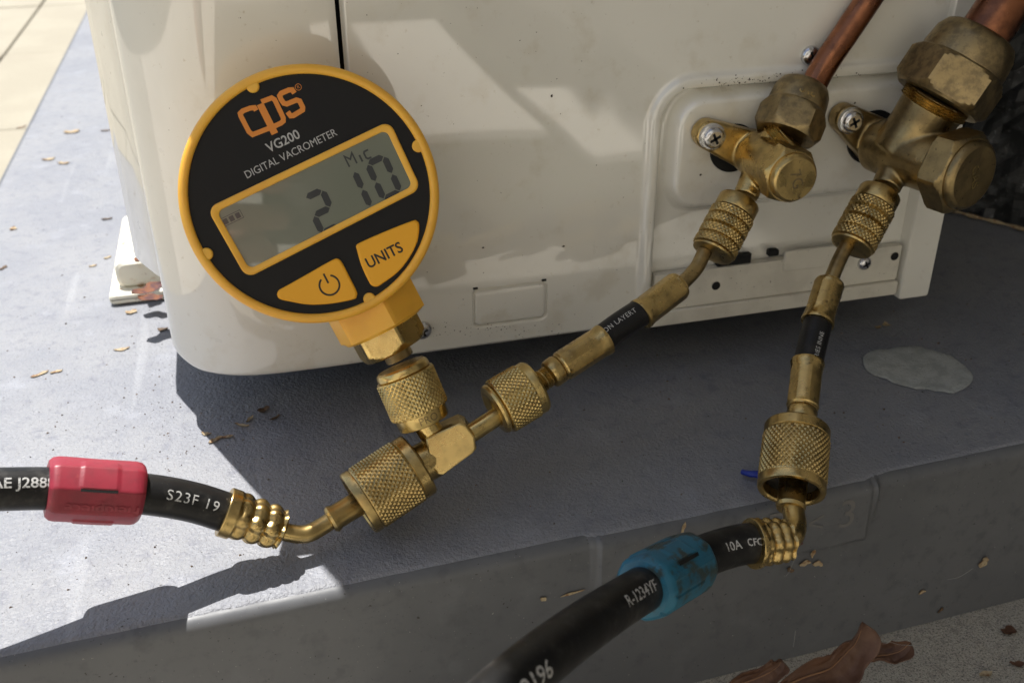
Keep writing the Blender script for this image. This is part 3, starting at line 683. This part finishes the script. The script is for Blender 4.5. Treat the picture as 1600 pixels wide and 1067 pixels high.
# ---- service valves --------------------------------------------------
def sphere(mb, c, r_, n=20):
    c = Vector(c); mb.lathe(c - Vector((0, 0, r_)), c + Vector((0, 0, r_)), [(r_ - r_ * math.cos(math.pi * k / n), max(.01, r_ * math.sin(math.pi * k / n))) for k in range(n + 1)], 32)
def valve(label, C, cap_dir, cap_d, cap_r, body_r, ear, port, nut, mt, cap_txt, nut_r, nut_L, pos):
    v = thing('service_valve', label, 'valve', tuple(C), 'brass service valves on the unit')
    C = Vector(C); cd_ = Vector(cap_dir).normalized()
    # one forged body: barrel, branch, port and mounting ear, fused by remeshing
    mb = MB()
    back_ = C - cd_ * (body_r * 1.3)
    L = (C + cd_ * cap_d - back_).length
    mb.lathe(back_, C, [(0, body_r * .6), (1, body_r * .8), (2.4, body_r * .9), (L * .5, body_r * 1.0), (L * .8, body_r), (L, body_r * .98)], 40)
    mb.lathe(C, port, [(0, body_r * .62), ((port - C).length * .6, body_r * .52), ((port - C).length + 2, body_r * .5)], 36)
    n0, n1 = nut; mb.lathe(C, n0, [(0, body_r * (1.08 if pos else .85)), ((n0 - C).length * .5, body_r * (1.04 if pos else .78)), ((n0 - C).length + 1.5, nut_r * (.74 if pos else .70))], 36)
    e = Vector(ear); d = (C - e); d.y = 0; up_ = Vector((0, -1, 0)); sidev = d.normalized().cross(up_); w_ = 5.6
    pts = []
    for k in range(13):
        a = R(90 + 180 * k / 12); pts.append(e + d.normalized() * (math.cos(a) * w_) + sidev * (math.sin(a) * w_))
    Cm = Vector((C.x, e.y, C.z)); pts += [Cm + d.normalized() * 0 - sidev * body_r * .85, Cm + sidev * body_r * .85]
    mb.prism(pts, (0, 6.5, 0), bev=.8)
    body = mb.build('valve_body', mt, v, smooth=40)
    rm = body.modifiers.new('fuse', 'REMESH'); rm.mode = 'VOXEL'; rm.voxel_size = .00055; rm.use_smooth_shade = True
    sm = body.modifiers.new('soften', 'SMOOTH'); sm.iterations = 6; sm.factor = .6
    # thread, cap
    mb = MB(); A = C + cd_ * (cap_d - 1.0); hexnut(mb, A, A + cd_ * 10, cap_d * .5, cap_r, .8, 1.7, phase=R(10))
    hx = mb.build('cap_hexagon', mt, v, smooth=22)
    A2 = A + cd_ * (cap_d * .5 - .6); mb = MB(); mb.lathe(A2, A2 + cd_ * 10, [(0, cap_r * .93), (1.2, cap_r * .93), (2.6, cap_r * .91), (3.3, cap_r * .86), (3.7, cap_r * .8)], 64)
    cp = mb.build('cap', mt, v, smooth=40)
    o, u, vv, w_2 = frame(A2, A2 + cd_ * 10, UP)
    body_t, sz, rot = cap_txt; uu = RIGHT - w_2 * RIGHT.dot(w_2); uu.normalize(); v2 = w_2.cross(uu); ca, sa = math.cos(R(rot)), math.sin(R(rot))
    put_text(body_t, sz, lambda x, y: A2 + w_2 * 3.82 + uu * (x * ca - y * sa) + v2 * (x * sa + y * ca), 'stamped_text', 'brass_bright' if pos else 'nut_old', v, bold=.05)
    # flare nut
    mb = MB(); hexnut(mb, n0, n1, nut_L * .56, nut_r, 2.5, 2.5, phase=R(38 if not pos else 33)); hn = mb.build('flare_nut', 'nut_old', v, smooth=22)
    mb = MB(); q = mixp(n0, n1, nut_L * .5); mb.lathe(q, n1, [(0, nut_r * .98), (nut_L * .12, nut_r * .98), (nut_L * .34, nut_r * .93), (nut_L * .46, nut_r * .82), (nut_L * .5, nut_r * .7), (nut_L * .5, nut_r * .3)], 64)
    cl = mb.build('nut_collar', 'nut_old', v, smooth=35)
    mb = MB(); mb.lathe(mixp(n0, C, 3), n0, [(0, nut_r * .74)] + [(d, nut_r * (.74 + .045 * (int(d * 2) % 2))) for d in steps(.1, 4, .5)], 48); mb.build('thread', 'brass', v, smooth=20)
    sp = Vector(ear) + Vector((0, -1.2, 0)); screw(sp, 4.0, v, flat=True)
    return v, (q, n1)
ear1 = onY(1111, 213, 340); port1 = at(1168, 300, 383.5)
v1, nv1 = valve('smaller brass valve with thin copper pipe left of the big valve', V1, (0, -1, 0), 16, 9.6, 9.4, ear1, port1,
      (at(1226, 213, 381), at(1262, 122, 383)), 'brass', ('7G', 6.0, -70), 11.2, 21.5, 0)
put_text('3/8', 5.0, lambda x, y: (lambda o, u, v, w: o + w * (4.4 + y) + (u * math.cos(-x / 10.4) + v * math.sin(-x / 10.4)) * (10.75 - .13 * y))(*frame(nv1[0], nv1[1])), 'stamped_text', 'brass', v1, bold=.05)
V2 = at(1408, 240, 392); ear2 = onY(1327, 188, 340); port2 = at(1387, 287, 389)
cap2 = (at(1524, 277, 367) - V2).normalized()
v2, nv2 = valve('larger dark brass valve with big hexagonal cap beside the rock wall', V2, tuple(cap2), 20.5, 13.9, 11.0, ear2, port2,
      (at(1463, 158, 381), at(1545, 38, 373)), 'brass_old', ('GAS', 5.0, -75), 16.6, 28, 1)
for px, py, r1, r2 in ((1146, 232, 9.5, 13.5), (1364, 215, 11, 15)):
    c = onY(px, py, YP - 3.4); mb = MB(); mb.lathe(c + Vector((0, -.25, 0)), c + Vector((0, 5, 0)), [(0, r1), (.6, r1), (1.4, r1)], 40); mb.build('valve_opening', 'dark_gap', ac)

# ---- copper pipes ----------------------------------------------------
pa = spline([at(1263, 150, 383), at(1286, 106, 383), at(1322, 52, 381), at(1362, -8, 378), at(1440, -130, 372), at(1560, -330, 370)], 8)
o = MB().tube(pa, 4.95, 36).build('copper_pipe', 'copper', smooth=60); tag(o, 'thin copper pipe rising from the smaller valve', 'pipe')
pb = spline([at(1530, 64, 373), at(1552, 33, 371), at(1576, -4, 370), at(1630, -80, 368), at(1740, -240, 366)], 8)
o = MB().tube(pb, 9.3, 44).build('copper_pipe', 'copper', smooth=60); tag(o, 'thick copper pipe rising from the larger valve at top right', 'pipe')
fo = spline([at(1592, -26, 369), at(1640, -95, 368), at(1740, -240, 366), at(1850, -420, 366)], 8)
o = MB().tube(fo, [14.5 + .5 * math.sin(i * 1.3) for i in range(len(fo))], 40).build('foam_sleeve', 'foam', smooth=60); tag(o, 'black foam insulation round the thick copper pipe', 'insulation')

# ---- charging hoses --------------------------------------------------
def big_nut(A, B, r_, t, name='knurled_nut'):
    """open end at A: rim, dark bore; B closed on the fitting"""
    L = (B - A).length; kn = knurl(38, 2.15, 3.4, L - 4.2, .55)
    mb = MB(); mb.lathe(A, B, [(7, r_ * .5), (7, r_ * .76), (.8, r_ * .80), (.2, r_ * .84), (0, r_ * .9), (.25, r_ * .96), (.9, r_ * .985), (3.0, r_ * .985), (3.3, r_ * .95)] + [(d, r_ * 1.0) for d in steps(3.4, L - 4.2, 2.15 / 6)] +
                        [(L - 4.1, r_ * .95), (L - 3.9, r_ * .975), (L - .8, r_ * .975), (L - .2, r_ * .94), (L, r_ * .86), (L + .01, r_ * .4)], 228, kn, caps=(True, True))
    mb.build(name, 'brass', t, smooth=28)
    mb = MB(); mb.lathe(mixp(A, B, 3.5), B, [(0, r_ * .74), (.6, r_ * .74)], 40); mb.build('nut_bore', 'rubber', t)
def crimp(A, B, r_, t, sp=4.9, c0=3.6):
    """segmented crimp shell, A = hose end"""
    L = (B - A).length; mb = MB()
    def f(d, th, rr):
        if d < c0: return rr
        fade = min(1, (d - c0) / 1.2) * max(0, min(1, (L - d) / 1.2))
        lob = .5 + .5 * math.cos(th * 7 + .6)
        dents = abs(math.sin(math.pi * (d - c0 + .35 * lob) / sp)) ** .75
        return rr * (1 - .17 * fade * (1 - dents) - .11 * fade * (1 - lob) ** 1.3)
    mb.lathe(A, B, [(0, r_ * .9), (.05, r_ * 1.02)] + [(d, r_ * (1.04 - .12 * (d / L) ** 2)) for d in steps(.3, L - 1.0, .35)] + [(L - .6, r_ * .78), (L - .1, r_ * .6), (L, r_ * .4)], 128, f)
    return mb.build('crimp_shell', 'brass', t, smooth=50)
hA = thing('charging_hose', 'black charging hose with red sleeve coming in from the left', 'hose', tuple(onZ(147, 830, 0)))
pathA = spline([at(-520, 900, 262), at(-300, 800, 270), at(-120, 768, 282), at(0, 764, 291.5), at(80, 763, 298.5), at(147, 767, 303.5), at(230, 772, 310), at(300, 784, 317), at(362, 803, 323)], 10)
hose(pathA, 6.25, 'hose_tube', 'rubber', hA)
crimp(at(350, 799, 321.5), at(444, 829, 328), 7.6, hA)
bn = spline([at(428, 824, 327), at(450, 832, 328.5), at(478, 834, 330.5), at(505, 821, 333), at(535, 800, 335.5), at(575, 776, 338)], 8)
MB().tube(bn, 2.95, 28).build('bent_tube', 'brass', hA, smooth=60)
mb = MB(); q0, q1 = at(514, 814, 333.7), at(580, 774, 338.5); mb.lathe(q0, q1, [(0, 3.0), (.3, 4.0), (1.2, 4.7), (2.4, 4.4), (3.0, 4.1), (14, 4.1)], 40); mb.build('coupling_stem', 'brass', hA)
big_nut(at(558, 788, 336.5), at(655, 724, 343), 11.6, hA)
plen = [0]
for i in range(1, len(pathA)): plen.append(plen[-1] + (pathA[i] - pathA[i - 1]).length)
def s_near(path, P):
    D = 0; best = (1e9, 0)
    for i in range(len(path)):
        if i: D += (path[i] - path[i - 1]).length
        d = (path[i] - P).length
        if d < best[0]: best = (d, D)
    return best[1]
def pl(path, a, b): return [p for p, d in zip(path, [0] + list(np.cumsum([(path[i] - path[i - 1]).length for i in range(1, len(path))]))) if a <= d <= b]
put_text('S23F 19', 4.6, hose_text(pathA, s_near(pathA, at(292, 778, 316)), .10, 6.34, 1), 'printed_text', 'ink_hose', hA, sx=1.0, spacing=1.15)
put_text('SAE J2888', 4.3, hose_text(pathA, s_near(pathA, at(22, 762, 299)), .25, 6.34, 1), 'printed_text', 'ink_hose', hA, bold=.06, sx=1.05)
def sleeve(path, Pa, Pb, r_, mt, parent, lat_a, win_a, oc=.8, ridges=()):
    """split clip-on sleeve: eight-sided shell with rounded ends, raised latch and a slot"""
    a, b = s_near(path, Pa), s_near(path, Pb); a, b = min(a, b), max(a, b)
    n = 44; D = [0] + list(np.cumsum([(path[i] - path[i - 1]).length for i in range(1, len(path))]))
    def pt(s):
        i = max(0, min(len(path) - 2, int(np.searchsorted(D, s) - 1))); return path[i].lerp(path[i + 1], (s - D[i]) / (D[i + 1] - D[i]))
    pts = [pt(a + (b - a) * k / n) for k in range(n + 1)]; L = b - a
    rad = [r_ * (1 - .16 * max(0, 1 - min(k, n - k) / 4.5) ** 2) for k in range(n + 1)]
    pts = [pts[0]] + pts + [pts[-1]]; rad = [r_ * .72] + rad + [r_ * .72]
    pts[0] = pts[1] + (pts[1] - pts[2]) * .02; pts[-1] = pts[-2] + (pts[-2] - pts[-3]) * .02
    def f(d, th, rr):
        k = polyr(8, th, R(10)); q = 1 + (k - 1) * oc
        g = 0
        da = (th - lat_a + math.pi) % (2 * math.pi) - math.pi
        if abs(da) < .34 and L * .32 < d < L * .72: g = .035
        for (ra, rw, s0_, s1_, hh) in ridges:
            d3 = (th - ra + math.pi) % (2 * math.pi) - math.pi
            if abs(d3) < rw and L * s0_ < d < L * s1_: g = hh
        if d < 1.6 or d > L - 1.6: g = .02
        da2 = (th - win_a + math.pi) % (2 * math.pi) - math.pi
        if abs(da2) < .05: g = -.05
        return rr * (q * .965 + g)
    mb = MB(); mb.tube(pts, rad, 120, caps=True, rf=f); s_ = mb.build('clip_sleeve', mt, parent, smooth=30)
    # dark slot beside the latch
    m_ = MB(); T = (pt(a + L * .53) - pt(a + L * .51)).normalized(); rows = []
    for s in steps(a + L * .33, a + L * .71, 1.5):
        c = pt(s); u = -FWD - T * (-FWD).dot(T); u.normalize(); v = T.cross(u); row = []
        for dd in (-.055, .055):
            th = lat_a + SL * .40 + dd; k = 1 + (polyr(8, th, R(10)) - 1) * .8; row.append(c + (u * math.cos(th) + v * math.sin(th)) * (r_ * k * .965 + .12))
        rows.append(row)
    m_.grid(rows); q = m_.build('latch_slot', 'dark_gap', parent, smooth=0); q.parent = s_
    return s_, a, b
SL = 1
sl, sa_, sb_ = sleeve(pathA, at(68, 764, 301), at(224, 771, 311), 9.3, 'red_plastic', hA, -.6, 2.6, .8, ((-1.1, .22, .32, .72, .035), (1.35, .25, .3, .72, .04)))
def rot180(fn): return lambda x, y: fn(-x, -y)
put_text('Fieldpiece', 4.6, rot180(hose_text(pathA, (sa_ + sb_) / 2 + 2, -.62, 9.25, 1)), 'embossed_text', 'red_plastic', hA, bold=.12, sx=1.12)

hB = thing('charging_hose', 'black charging hose with grimy blue sleeve at bottom centre', 'hose', tuple(at(1040, 900, 292)))
big_nut(at(1236, 768, 336), at(1246, 668, 349), 11.3, hB)
bn = spline([at(1238, 740, 338), at(1236, 775, 334), at(1240, 800, 330), at(1243, 820, 326.5), at(1238, 838, 322.5), at(1222, 848, 320), at(1195, 850, 318)], 8)
MB().tube(bn, 3.5, 28).build('bent_tube', 'brass', hB, smooth=60)
mb = MB(); q0, q1 = at(1235, 796, 331), at(1241, 740, 338.5); mb.lathe(q0, q1, [(0, 3.6), (.2, 4.5), (1.4, 4.9), (2.2, 4.5), (12, 4.7)], 40); mb.build('coupling_stem', 'brass', hB)
pathB = spline([at(1192, 846, 318), at(1150, 852, 315), at(1100, 868, 308), at(1045, 897, 294), at(985, 932, 275), at(920, 974, 252), at(850, 1026, 230), at(770, 1095, 210), at(660, 1200, 192), at(540, 1350, 180)], 10)
hose(pathB, 6.3, 'hose_tube', 'rubber', hB)
crimp(at(1174, 849, 316.5), at(1233, 844, 320.8), 7.6, hB, 3.5, 1.6)
SL = -1
sl2, a2, b2 = sleeve(pathB, at(1090, 875, 304), at(1004, 921, 281), 9.5, 'blue_plastic', hB, .95, -.95, .5, ((-.55, .22, .3, .95, .045), (.25, .1, .0, 1.0, .03), (1.9, .3, .2, .8, .04)))
for body, size, P, a0 in (('CFC', 3.2, at(1163, 849, 315.8), -.0), ('10A', 3.8, at(1126, 860, 311.5), .02), ('R-1234YF', 4.4, at(973, 942, 271), .12), ('#2196', 5.6, at(797, 1060, 216), .45)):
    put_text(body, size, rot180(hose_text(pathB, s_near(pathB, P), a0, 6.4, 1)), 'printed_text', 'ink_hose', hB, bold=.05, sx=1.12)

# ================================================================== small things lying about
def flake(px, py, length, wd, rot, curl, mt, label, kind='dried_petal', Z=.8, plane='z', group='dry plant bits on the pad'):
    c = onZ(px, py, Z) if plane == 'z' else onY(px, py, Z)
    rows = []
    d = Vector((math.cos(rot), math.sin(rot), 0)) if plane == 'z' else Vector((math.cos(rot), 0, math.sin(rot)))
    nrm = Vector((0, 0, 1)) if plane == 'z' else Vector((0, -1, 0)); s_ = nrm.cross(d)
    for i in range(9):
        t = i / 8 * 2 - 1; ww = wd * (1 - abs(t) ** 2.2) ** .6 * (1 + .25 * math.sin(5 * t + px)) + .05; row = []
        for k in range(5):
            q = k / 4 * 2 - 1
            row.append(c + d * (t * length / 2) + s_ * (q * ww / 2 + .12 * wd * math.sin(3 * t + py)) + nrm * (.45 * curl * (t * t * .6 + q * q * .5 + .15 * math.sin(7 * t + px)) - .25))
        rows.append(row)
    mb = MB(); mb.grid(rows)
    b = [[p - nrm * .12 for p in r_] for r_ in rows]; mb.grid(b)
    o = mb.build(kind, mt, smooth=50); tag(o, label, 'petal' if kind == 'dried_petal' else 'debris', group); return o
bits = [(20, 357, 7, 5, 1.2, 1.5, 'straw', 'pale round husk on the pad at the far left edge'),
        (62, 584, 9, 2.2, .5, 1, 'straw', 'long straw flake, left of the pair on the sunlit pad left of the unit'),
        (88, 580, 6, 2.0, .3, 1, 'straw', 'short straw flake, right of the pair on the sunlit pad left of the unit'),
        (190, 545, 8, 2.6, .1, 1, 'straw', 'twisted straw flake just below the white foot'),
        (205, 487, 6, 4.5, .7, 1.5, 'straw', 'crumpled tan petal touching the front of the white foot'),
        (254, 514, 5.5, 3.4, -.2, 1.2, 'straw_dark', 'dark seed husk between the white foot and the cabinet corner'),
        (76, 249, 12, 6, .3, 2, 'straw', 'tan petal, left of the two by the pad edge'),
        (99, 255, 11, 5, -.2, 2, 'straw', 'tan petal, right of the two by the pad edge'),
        (112, 206, 16, 9, .1, 2, 'straw', 'faded broad petal farthest back beside the cabinet'),
        (165, 204, 10, 3.5, .2, 1.5, 'straw_dark', 'dark curled bit close beside the cabinet edge'),
        (167, 342, 9, 2.6, .1, 1.6, 'straw_dark', 'grey curled twig bit halfway along the cabinet'),
        (34, 199, 12, 4, .8, 1.5, 'straw_dark', 'dark leaf bit on the edge between pad and cream slabs'),
        (145, 415, 6, 2.5, .2, 1, 'straw', 'small brown bit left of the white foot, farther back'),
        (168, 402, 6, 2.5, .5, 1, 'straw', 'small brown bit right beside the white foot'),
        (5, 418, 8, 3, 1.2, 1, 'straw_dark', 'dark crumb cut off by the left edge of the photo'),
        (22, 588, 0.9, .8, 0, .2, 'straw_dark', 'tiny dark speck on the sunlit pad at left'),
        (322, 677, 5, 2.0, -.5, 1.2, 'straw', 'pale curled flake at left end of the shadow-edge clump'),
        (336, 687, 7, 2.4, .6, 1.3, 'straw', 'folded flake in the middle of the shadow-edge clump'),
        (351, 682, 7.5, 1.9, .0, 1, 'straw', 'long reddish flake at right end of the shadow-edge clump'),
        (378, 664, 7, 1.6, -.5, 1.6, 'straw', 'thin curled flake in the shadow under the cabinet, nearest the clump'),
        (390, 655, 6, 1.6, 1.0, 1.6, 'straw', 'upright thin flake in the shadow under the cabinet'),
        (412, 640, 6, 4, .3, 1.8, 'straw_dark', 'dark crumpled petal deep in the shadow under the cabinet'),
        (430, 652, 6, 1.5, .6, 1, 'straw_dark', 'dark thin flake at right in the shadow under the cabinet'),
        (1372, 511, 4, 2.4, .4, 1, 'straw', 'smaller pale crumb behind the oval stain'),
        (1384, 507, 4.4, 3.6, 1.0, 1.5, 'straw', 'larger yellow crumb behind the oval stain')]
for b in bits:
    q_ = .72 if b[1] < 420 else .9
    flake(b[0], b[1], b[2] * q_, b[3] * q_, *b[4:7], b[7])
def yside(x, z): return pad_front(x, z) - .8
def flake_side(px, py, length, wd, rot, curl, mt, label):
    Y = 249
    for _ in range(3): p = onY(px, py, Y); Y = yside(p.x, p.z)
    return flake(px, py, length, wd, rot, curl, mt, label, Z=Y, plane='y', group='dry plant bits stuck to the pad side')
for b in [(1258, 880, 5, 2.2, 0, .8, 'straw', 'left wing of the three-winged seed on the pad side'),
          (1278, 881, 5, 2.2, -.4, .8, 'straw', 'right wing of the three-winged seed on the pad side'),
          (1271, 864, 4.5, 1.6, 1.5, .8, 'straw', 'upright wing of the three-winged seed on the pad side'),
          (1251, 848, 2.6, 2.2, .8, .6, 'rust', 'small red crumb right of the brass elbow'),
          (1235, 890, 3.6, 1.8, -.6, 1, 'straw_dark', 'grey webbed crumb left of the three-winged seed'),
          (1537, 878, 5.4, 3.6, 1.2, 1.2, 'straw', 'tan oval seed on the right half of the pad side'),
          (1441, 925, 3.4, 1.6, .3, .8, 'straw', 'white chip low on the pad side below the seed'),
          (1470, 953, 3.2, 1.4, .9, .8, 'straw_dark', 'dark chip low on the pad side near the concrete'),
          (849, 936, 2.6, 1.6, -.8, .6, 'straw', 'orange brown flake on the pad side left of the blue-sleeved hose'),
          (895, 927, 9, .9, .15, .3, 'straw', 'pale thin scrap of fibre beside the blue-sleeved hose'),
          (1068, 826, 6, 1.2, 1.45, .8, 'straw', 'pale splinter standing behind the blue sleeve'),
          (1446, 988, 4, 1.6, .9, .6, 'straw_dark', 'dark chip just above the concrete edge')]: flake_side(*b)
for b in [(1576, 984, 6.5, 4.2, .5, 1.2, 'leaf', 'round brown seed on the concrete at lower right'),
          (1590, 1036, 6, 2.6, -.4, 1.2, 'leaf', 'dark leaf scrap on the concrete at the right edge'),
          (1540, 1052, 6, 2.4, .1, 1.2, 'straw', 'pale flake on the concrete in the lower right corner')]:
    flake(*b[:7], b[7], Z=-74.5, group='bits on the concrete')
# grit on the pad top and the ground: countless
gm = MB(); rnd = random.Random(3)
def crumb(c, r_):
    b = len(gm.v); q = [Vector((rnd.uniform(-1, 1), rnd.uniform(-1, 1), rnd.uniform(.1, 1))) * r_ for _ in range(1)]
    gm.v.extend([c + Vector((r_ * rnd.uniform(.5, 1.4), 0, -.1)), c + Vector((-r_ * rnd.uniform(.3, 1), r_ * rnd.uniform(.4, 1), -.1)), c + Vector((-r_ * rnd.uniform(.3, 1), -r_ * rnd.uniform(.4, 1), -.1)), c + Vector((0, 0, r_ * rnd.uniform(.4, .9)))])
    gm.f.extend([(b, b + 1, b + 3), (b + 1, b + 2, b + 3), (b + 2, b, b + 3)])
for _ in range(900):
    x = rnd.uniform(-150, 400); y = rnd.uniform(262, 900) if rnd.random() < .6 else rnd.uniform(270, 450); crumb(Vector((x, y, .45)), rnd.choice((.2, .3, .3, .45, .6)))
for _ in range(160):
    p = onZ(rnd.gauss(350, 90), rnd.gauss(640, 50), .45); crumb(p, rnd.choice((.25, .35, .5)))
gr = gm.build('grit', 'straw_dark', smooth=0); gr['kind'] = 'stuff'; gr['label'] = 'fine dark grit scattered over the pad'; gr['category'] = 'grit'

dm = MB(); rnd2 = random.Random(11)
def speck(px, py, r_):
    c = onY(px, py, YP); c = Vector((c.x, YP - float(panel_h(np.array(c.x), np.array(c.z))) - .08, c.z)) if c.x > 37 else Vector((c.x, 349.2, c.z))
    k = rnd2.randint(5, 7); a0 = rnd2.random() * 6
    dm.ngon([c + Vector((r_ * rnd2.uniform(.5, 1.5) * math.cos(a0 + 6.283 * i / k), 0, r_ * rnd2.uniform(.5, 1.2) * math.sin(a0 + 6.283 * i / k))) for i in range(k)])
for _ in range(70): speck(rnd2.uniform(670, 880), 530 - (_ % 7) * 3 - rnd2.random() * 10, rnd2.choice((.12, .16, .25)))
for _ in range(120): x_ = rnd2.gauss(1200, 60); speck(x_, 128 - (x_ - 1100) * .06 + rnd2.gauss(0, 5), rnd2.choice((.12, .2, .35)))
for _ in range(60): speck(rnd2.uniform(560, 1010), rnd2.uniform(20, 500), rnd2.choice((.1, .14, .22)))
for px, py in ((1330, 165), (1331, 172), (1347, 176), (1329, 158), (1090, 270), (880, 385), (755, 387), (862, 150), (900, 700)):
    if py < 600: speck(px, py, .55)
dk = dm.build('dirt_specks', 'grime', ac, smooth=0); dk['kind'] = 'stuff'
# blue scrap behind the big nut
sp_ = spline([onZ(1160, 737, 2), onZ(1172, 740, 3), onZ(1184, 741, 3), onZ(1192, 748, 2), onZ(1196, 762, 1.2)], 5)
o = MB().tube(sp_, [1.0 + .9 * (i / len(sp_)) for i in range(len(sp_))], 10).build('plastic_scrap', 'blue_scrap', smooth=60); tag(o, 'small twisted blue plastic scrap behind the right knurled nut', 'scrap')
# rusty leaves piled by the foot
for k, (px, py, a, ln) in enumerate(((232, 452, .5, 16), (236, 466, -.5, 13), (222, 405, 1.0, 10))):
    o = flake(px, py, ln, ln * .55, a, 3, 'rust', ('rust-brown leaf crumpled against the white foot, upper one', 'rust-brown leaf crumpled against the white foot, lower one', 'small brown leaf on top of the white foot')[k], 'dead_leaf', Z=(21, 9, 21)[k] if k != 1 else 8, group='leaves by the foot')
    o['category'] = 'leaf'
# large dead leaves at the bottom edge
def big_leaf(spine, wd, twist, label, cup=.75):
    pts = spline(spine, 8); n = len(pts); rows = []; L = 0
    for i, p in enumerate(pts):
        T = (pts[min(i + 1, n - 1)] - pts[max(i - 1, 0)]).normalized(); t = i / (n - 1)
        a = twist[0] + (twist[1] - twist[0]) * t; u = -FWD - T * (-FWD).dot(T); u.normalize(); v = T.cross(u)
        s_ = v * math.cos(a) + u * math.sin(a); nn_ = T.cross(s_); row = []
        prof = (t ** .55) * ((1 - t) ** .42) * 1.75
        for k in range(17):
            q = k / 8 - 1; c = noise.noise(Vector((p.x * .09 + q, p.z * .11, 3 * q))); fn = noise.noise(Vector((t * 14, q * 4, 7)))
            w_ = wd * prof * (1 + .14 * math.sin(13 * t + 2 * q) + .07 * fn) * (1.0 if q > 0 else .8)
            row.append(p + s_ * (math.sin(q * 1.25) / 1.25 * w_) + nn_ * (cup * (math.cos(q * 1.7) - 1) * w_ * .75 + 1.3 * c + .35 * fn - .22 * abs(math.sin(t * 26 + abs(q) * 5)) * abs(q)))
        rows.append(row)
    mb = MB(); mb.grid(rows); lf = mb.build('dead_leaf', 'leaf', smooth=75)
    sol = lf.modifiers.new('thickness', 'SOLIDIFY'); sol.thickness = .00022
    MB().tube([r_[8] + (CAM - r_[8]).normalized() * .18 for r_ in rows], [max(.1, .38 * (1 - i / n)) for i in range(n)], 8).build('midrib', 'leaf_vein', lf, smooth=60)
    tag(lf, label, 'leaf', 'dead leaves at the foot of the pad'); return lf
big_leaf([at(1215, 1075, 300), at(1262, 1056, 302), at(1296, 1044, 304), at(1318, 1024, 305), at(1338, 1002, 305), at(1350, 974, 303)], 8.5, (.5, -.35), 'large curled brown leaf standing against the pad side at bottom')
big_leaf([at(1120, 1085, 295), at(1160, 1068, 297), at(1190, 1056, 298), at(1214, 1042, 299), at(1221, 1030, 299)], 5.2, (.5, .2), 'pointed brown leaf tip left of the large curled leaf')
big_leaf([at(1352, 1030, 312), at(1368, 1024, 313), at(1390, 1022, 313), at(1408, 1016, 312), at(1422, 1003, 311)], 5.5, (.9, .4), 'dark brown leaf tucked behind the large curled leaf')
wb = MB()
for a, b in (((1370, 995, 304), (1440, 1008, 306)), ((1372, 990, 304), (1412, 998, 308)), ((1240, 1010, 303), (1243, 985, 303)), ((1416, 990, 308), (1432, 1005, 308)), ((1242, 872, 310), (1228, 900, 309)), ((1520, 888, 322), (1480, 905, 318))):
    A, B = at(*a), at(*b); mid = (A + B) / 2 + Vector((0, 0, -1.2)); wb.tube(spline([A, mid, B], 6), .06, 6)
o = wb.build('cobweb', 'web', smooth=0); o['kind'] = 'stuff'; o['label'] = 'thin cobweb threads across the pad side and leaves'; o['category'] = 'cobweb'

# the photographer's phone and hand, behind the lens (seen only as a reflection in the gauge's screen)
K = lambda r_, u, f: CAM + RIGHT * r_ + UP * u + FWD * f
ph = thing('phone', 'dark phone held level in the hand of whoever takes the photo', 'phone', tuple(K(30, 0, -8)))
def slab(c0, sx, sy, sz, rr):
    q = rrect(-sx / 2, sx / 2, -sy / 2, sy / 2, rr); mb = MB(); rows = []
    for k, z in ((.985, 0), (1, -.8), (1, -sz + .8), (.985, -sz)): rows.append([K(c0[0] + x * k, c0[1] + y * k, c0[2] + z) for x, y in q])
    mb.grid(rows, cu=True); mb.ngon(rows[0]); mb.ngon(rows[-1]); return mb
slab((46, 4, -5), 150, 72, 8, 9).build('phone_body', 'face_black', ph)
for dy in (0, 22):
    mb = MB(); mb.lathe(K(-6, dy, -5), K(-6, dy, 5), [(-.2, 7), (1.2, 7), (1.5, 6.2), (1.3, 5)] , 40); mb.build('lens_ring', 'steel', ph)
mat('skin', (.50, .27, .19), .5, sss=.3, var=[(.1, (.45, .22, .15), .4, .7, 4)], bump=[(.5, .15, 4)])
hb = [(( -250, -330, -150), 34), ((-170, -210, -110), 30), ((-112, -105, -62), 25), ((-88, -62, -40), 26), ((-72, -20, -30), 30)]
J = [K(p[0] + 10, p[1], p[2]) for p, _ in hb]; Rr = [q for _, q in hb]; E = [(i, i + 1) for i in range(4)]
def finger(base, pts, rads):
    k = base
    for p, q in zip(pts, rads): J.append(K(p[0] + 10, p[1], p[2])); Rr.append(q); E.append((k, len(J) - 1)); k = len(J) - 1
finger(4, [(-82, 12, -22), (-70, 30, -2), (-48, 34, 8), (-30, 30, 8)], [12, 9.5, 8.8, 7.6])
finger(4, [(-84, -2, -18), (-72, 10, 4), (-46, 12, 12), (-24, 9, 10)], [13, 9.8, 9, 7.8])
finger(4, [(-82, -20, -18), (-70, -12, 5), (-45, -11, 12), (-25, -13, 10)], [12, 9.5, 8.7, 7.5])
finger(3, [(-78, -48, -20), (-68, -35, 4), (-47, -33, 9), (-32, -34, 8)], [11, 8.4, 7.8, 6.8])
finger(3, [(-62, -40, -36), (-38, -24, -32), (-14, -12, -24)], [14, 10.5, 9])
me = bpy.data.meshes.new('person'); o0 = J[0]
me.from_pydata([tuple((j - o0) * S) for j in J], E, []); me.materials.append(M['skin'])
hd = bpy.data.objects.new('person', me); col.objects.link(hd); hd.location = o0 * S
hd.modifiers.new('skin', 'SKIN').use_smooth_shade = True
sk = me.skin_vertices[0].data
for i, q in enumerate(Rr): sk[i].radius = (q * S, q * S)
sk[4].use_root = True
ssf = hd.modifiers.new('round', 'SUBSURF'); ssf.levels = 2; ssf.render_levels = 2
tag(hd, 'bare sunlit hand and forearm of the photographer gripping the phone', 'person')
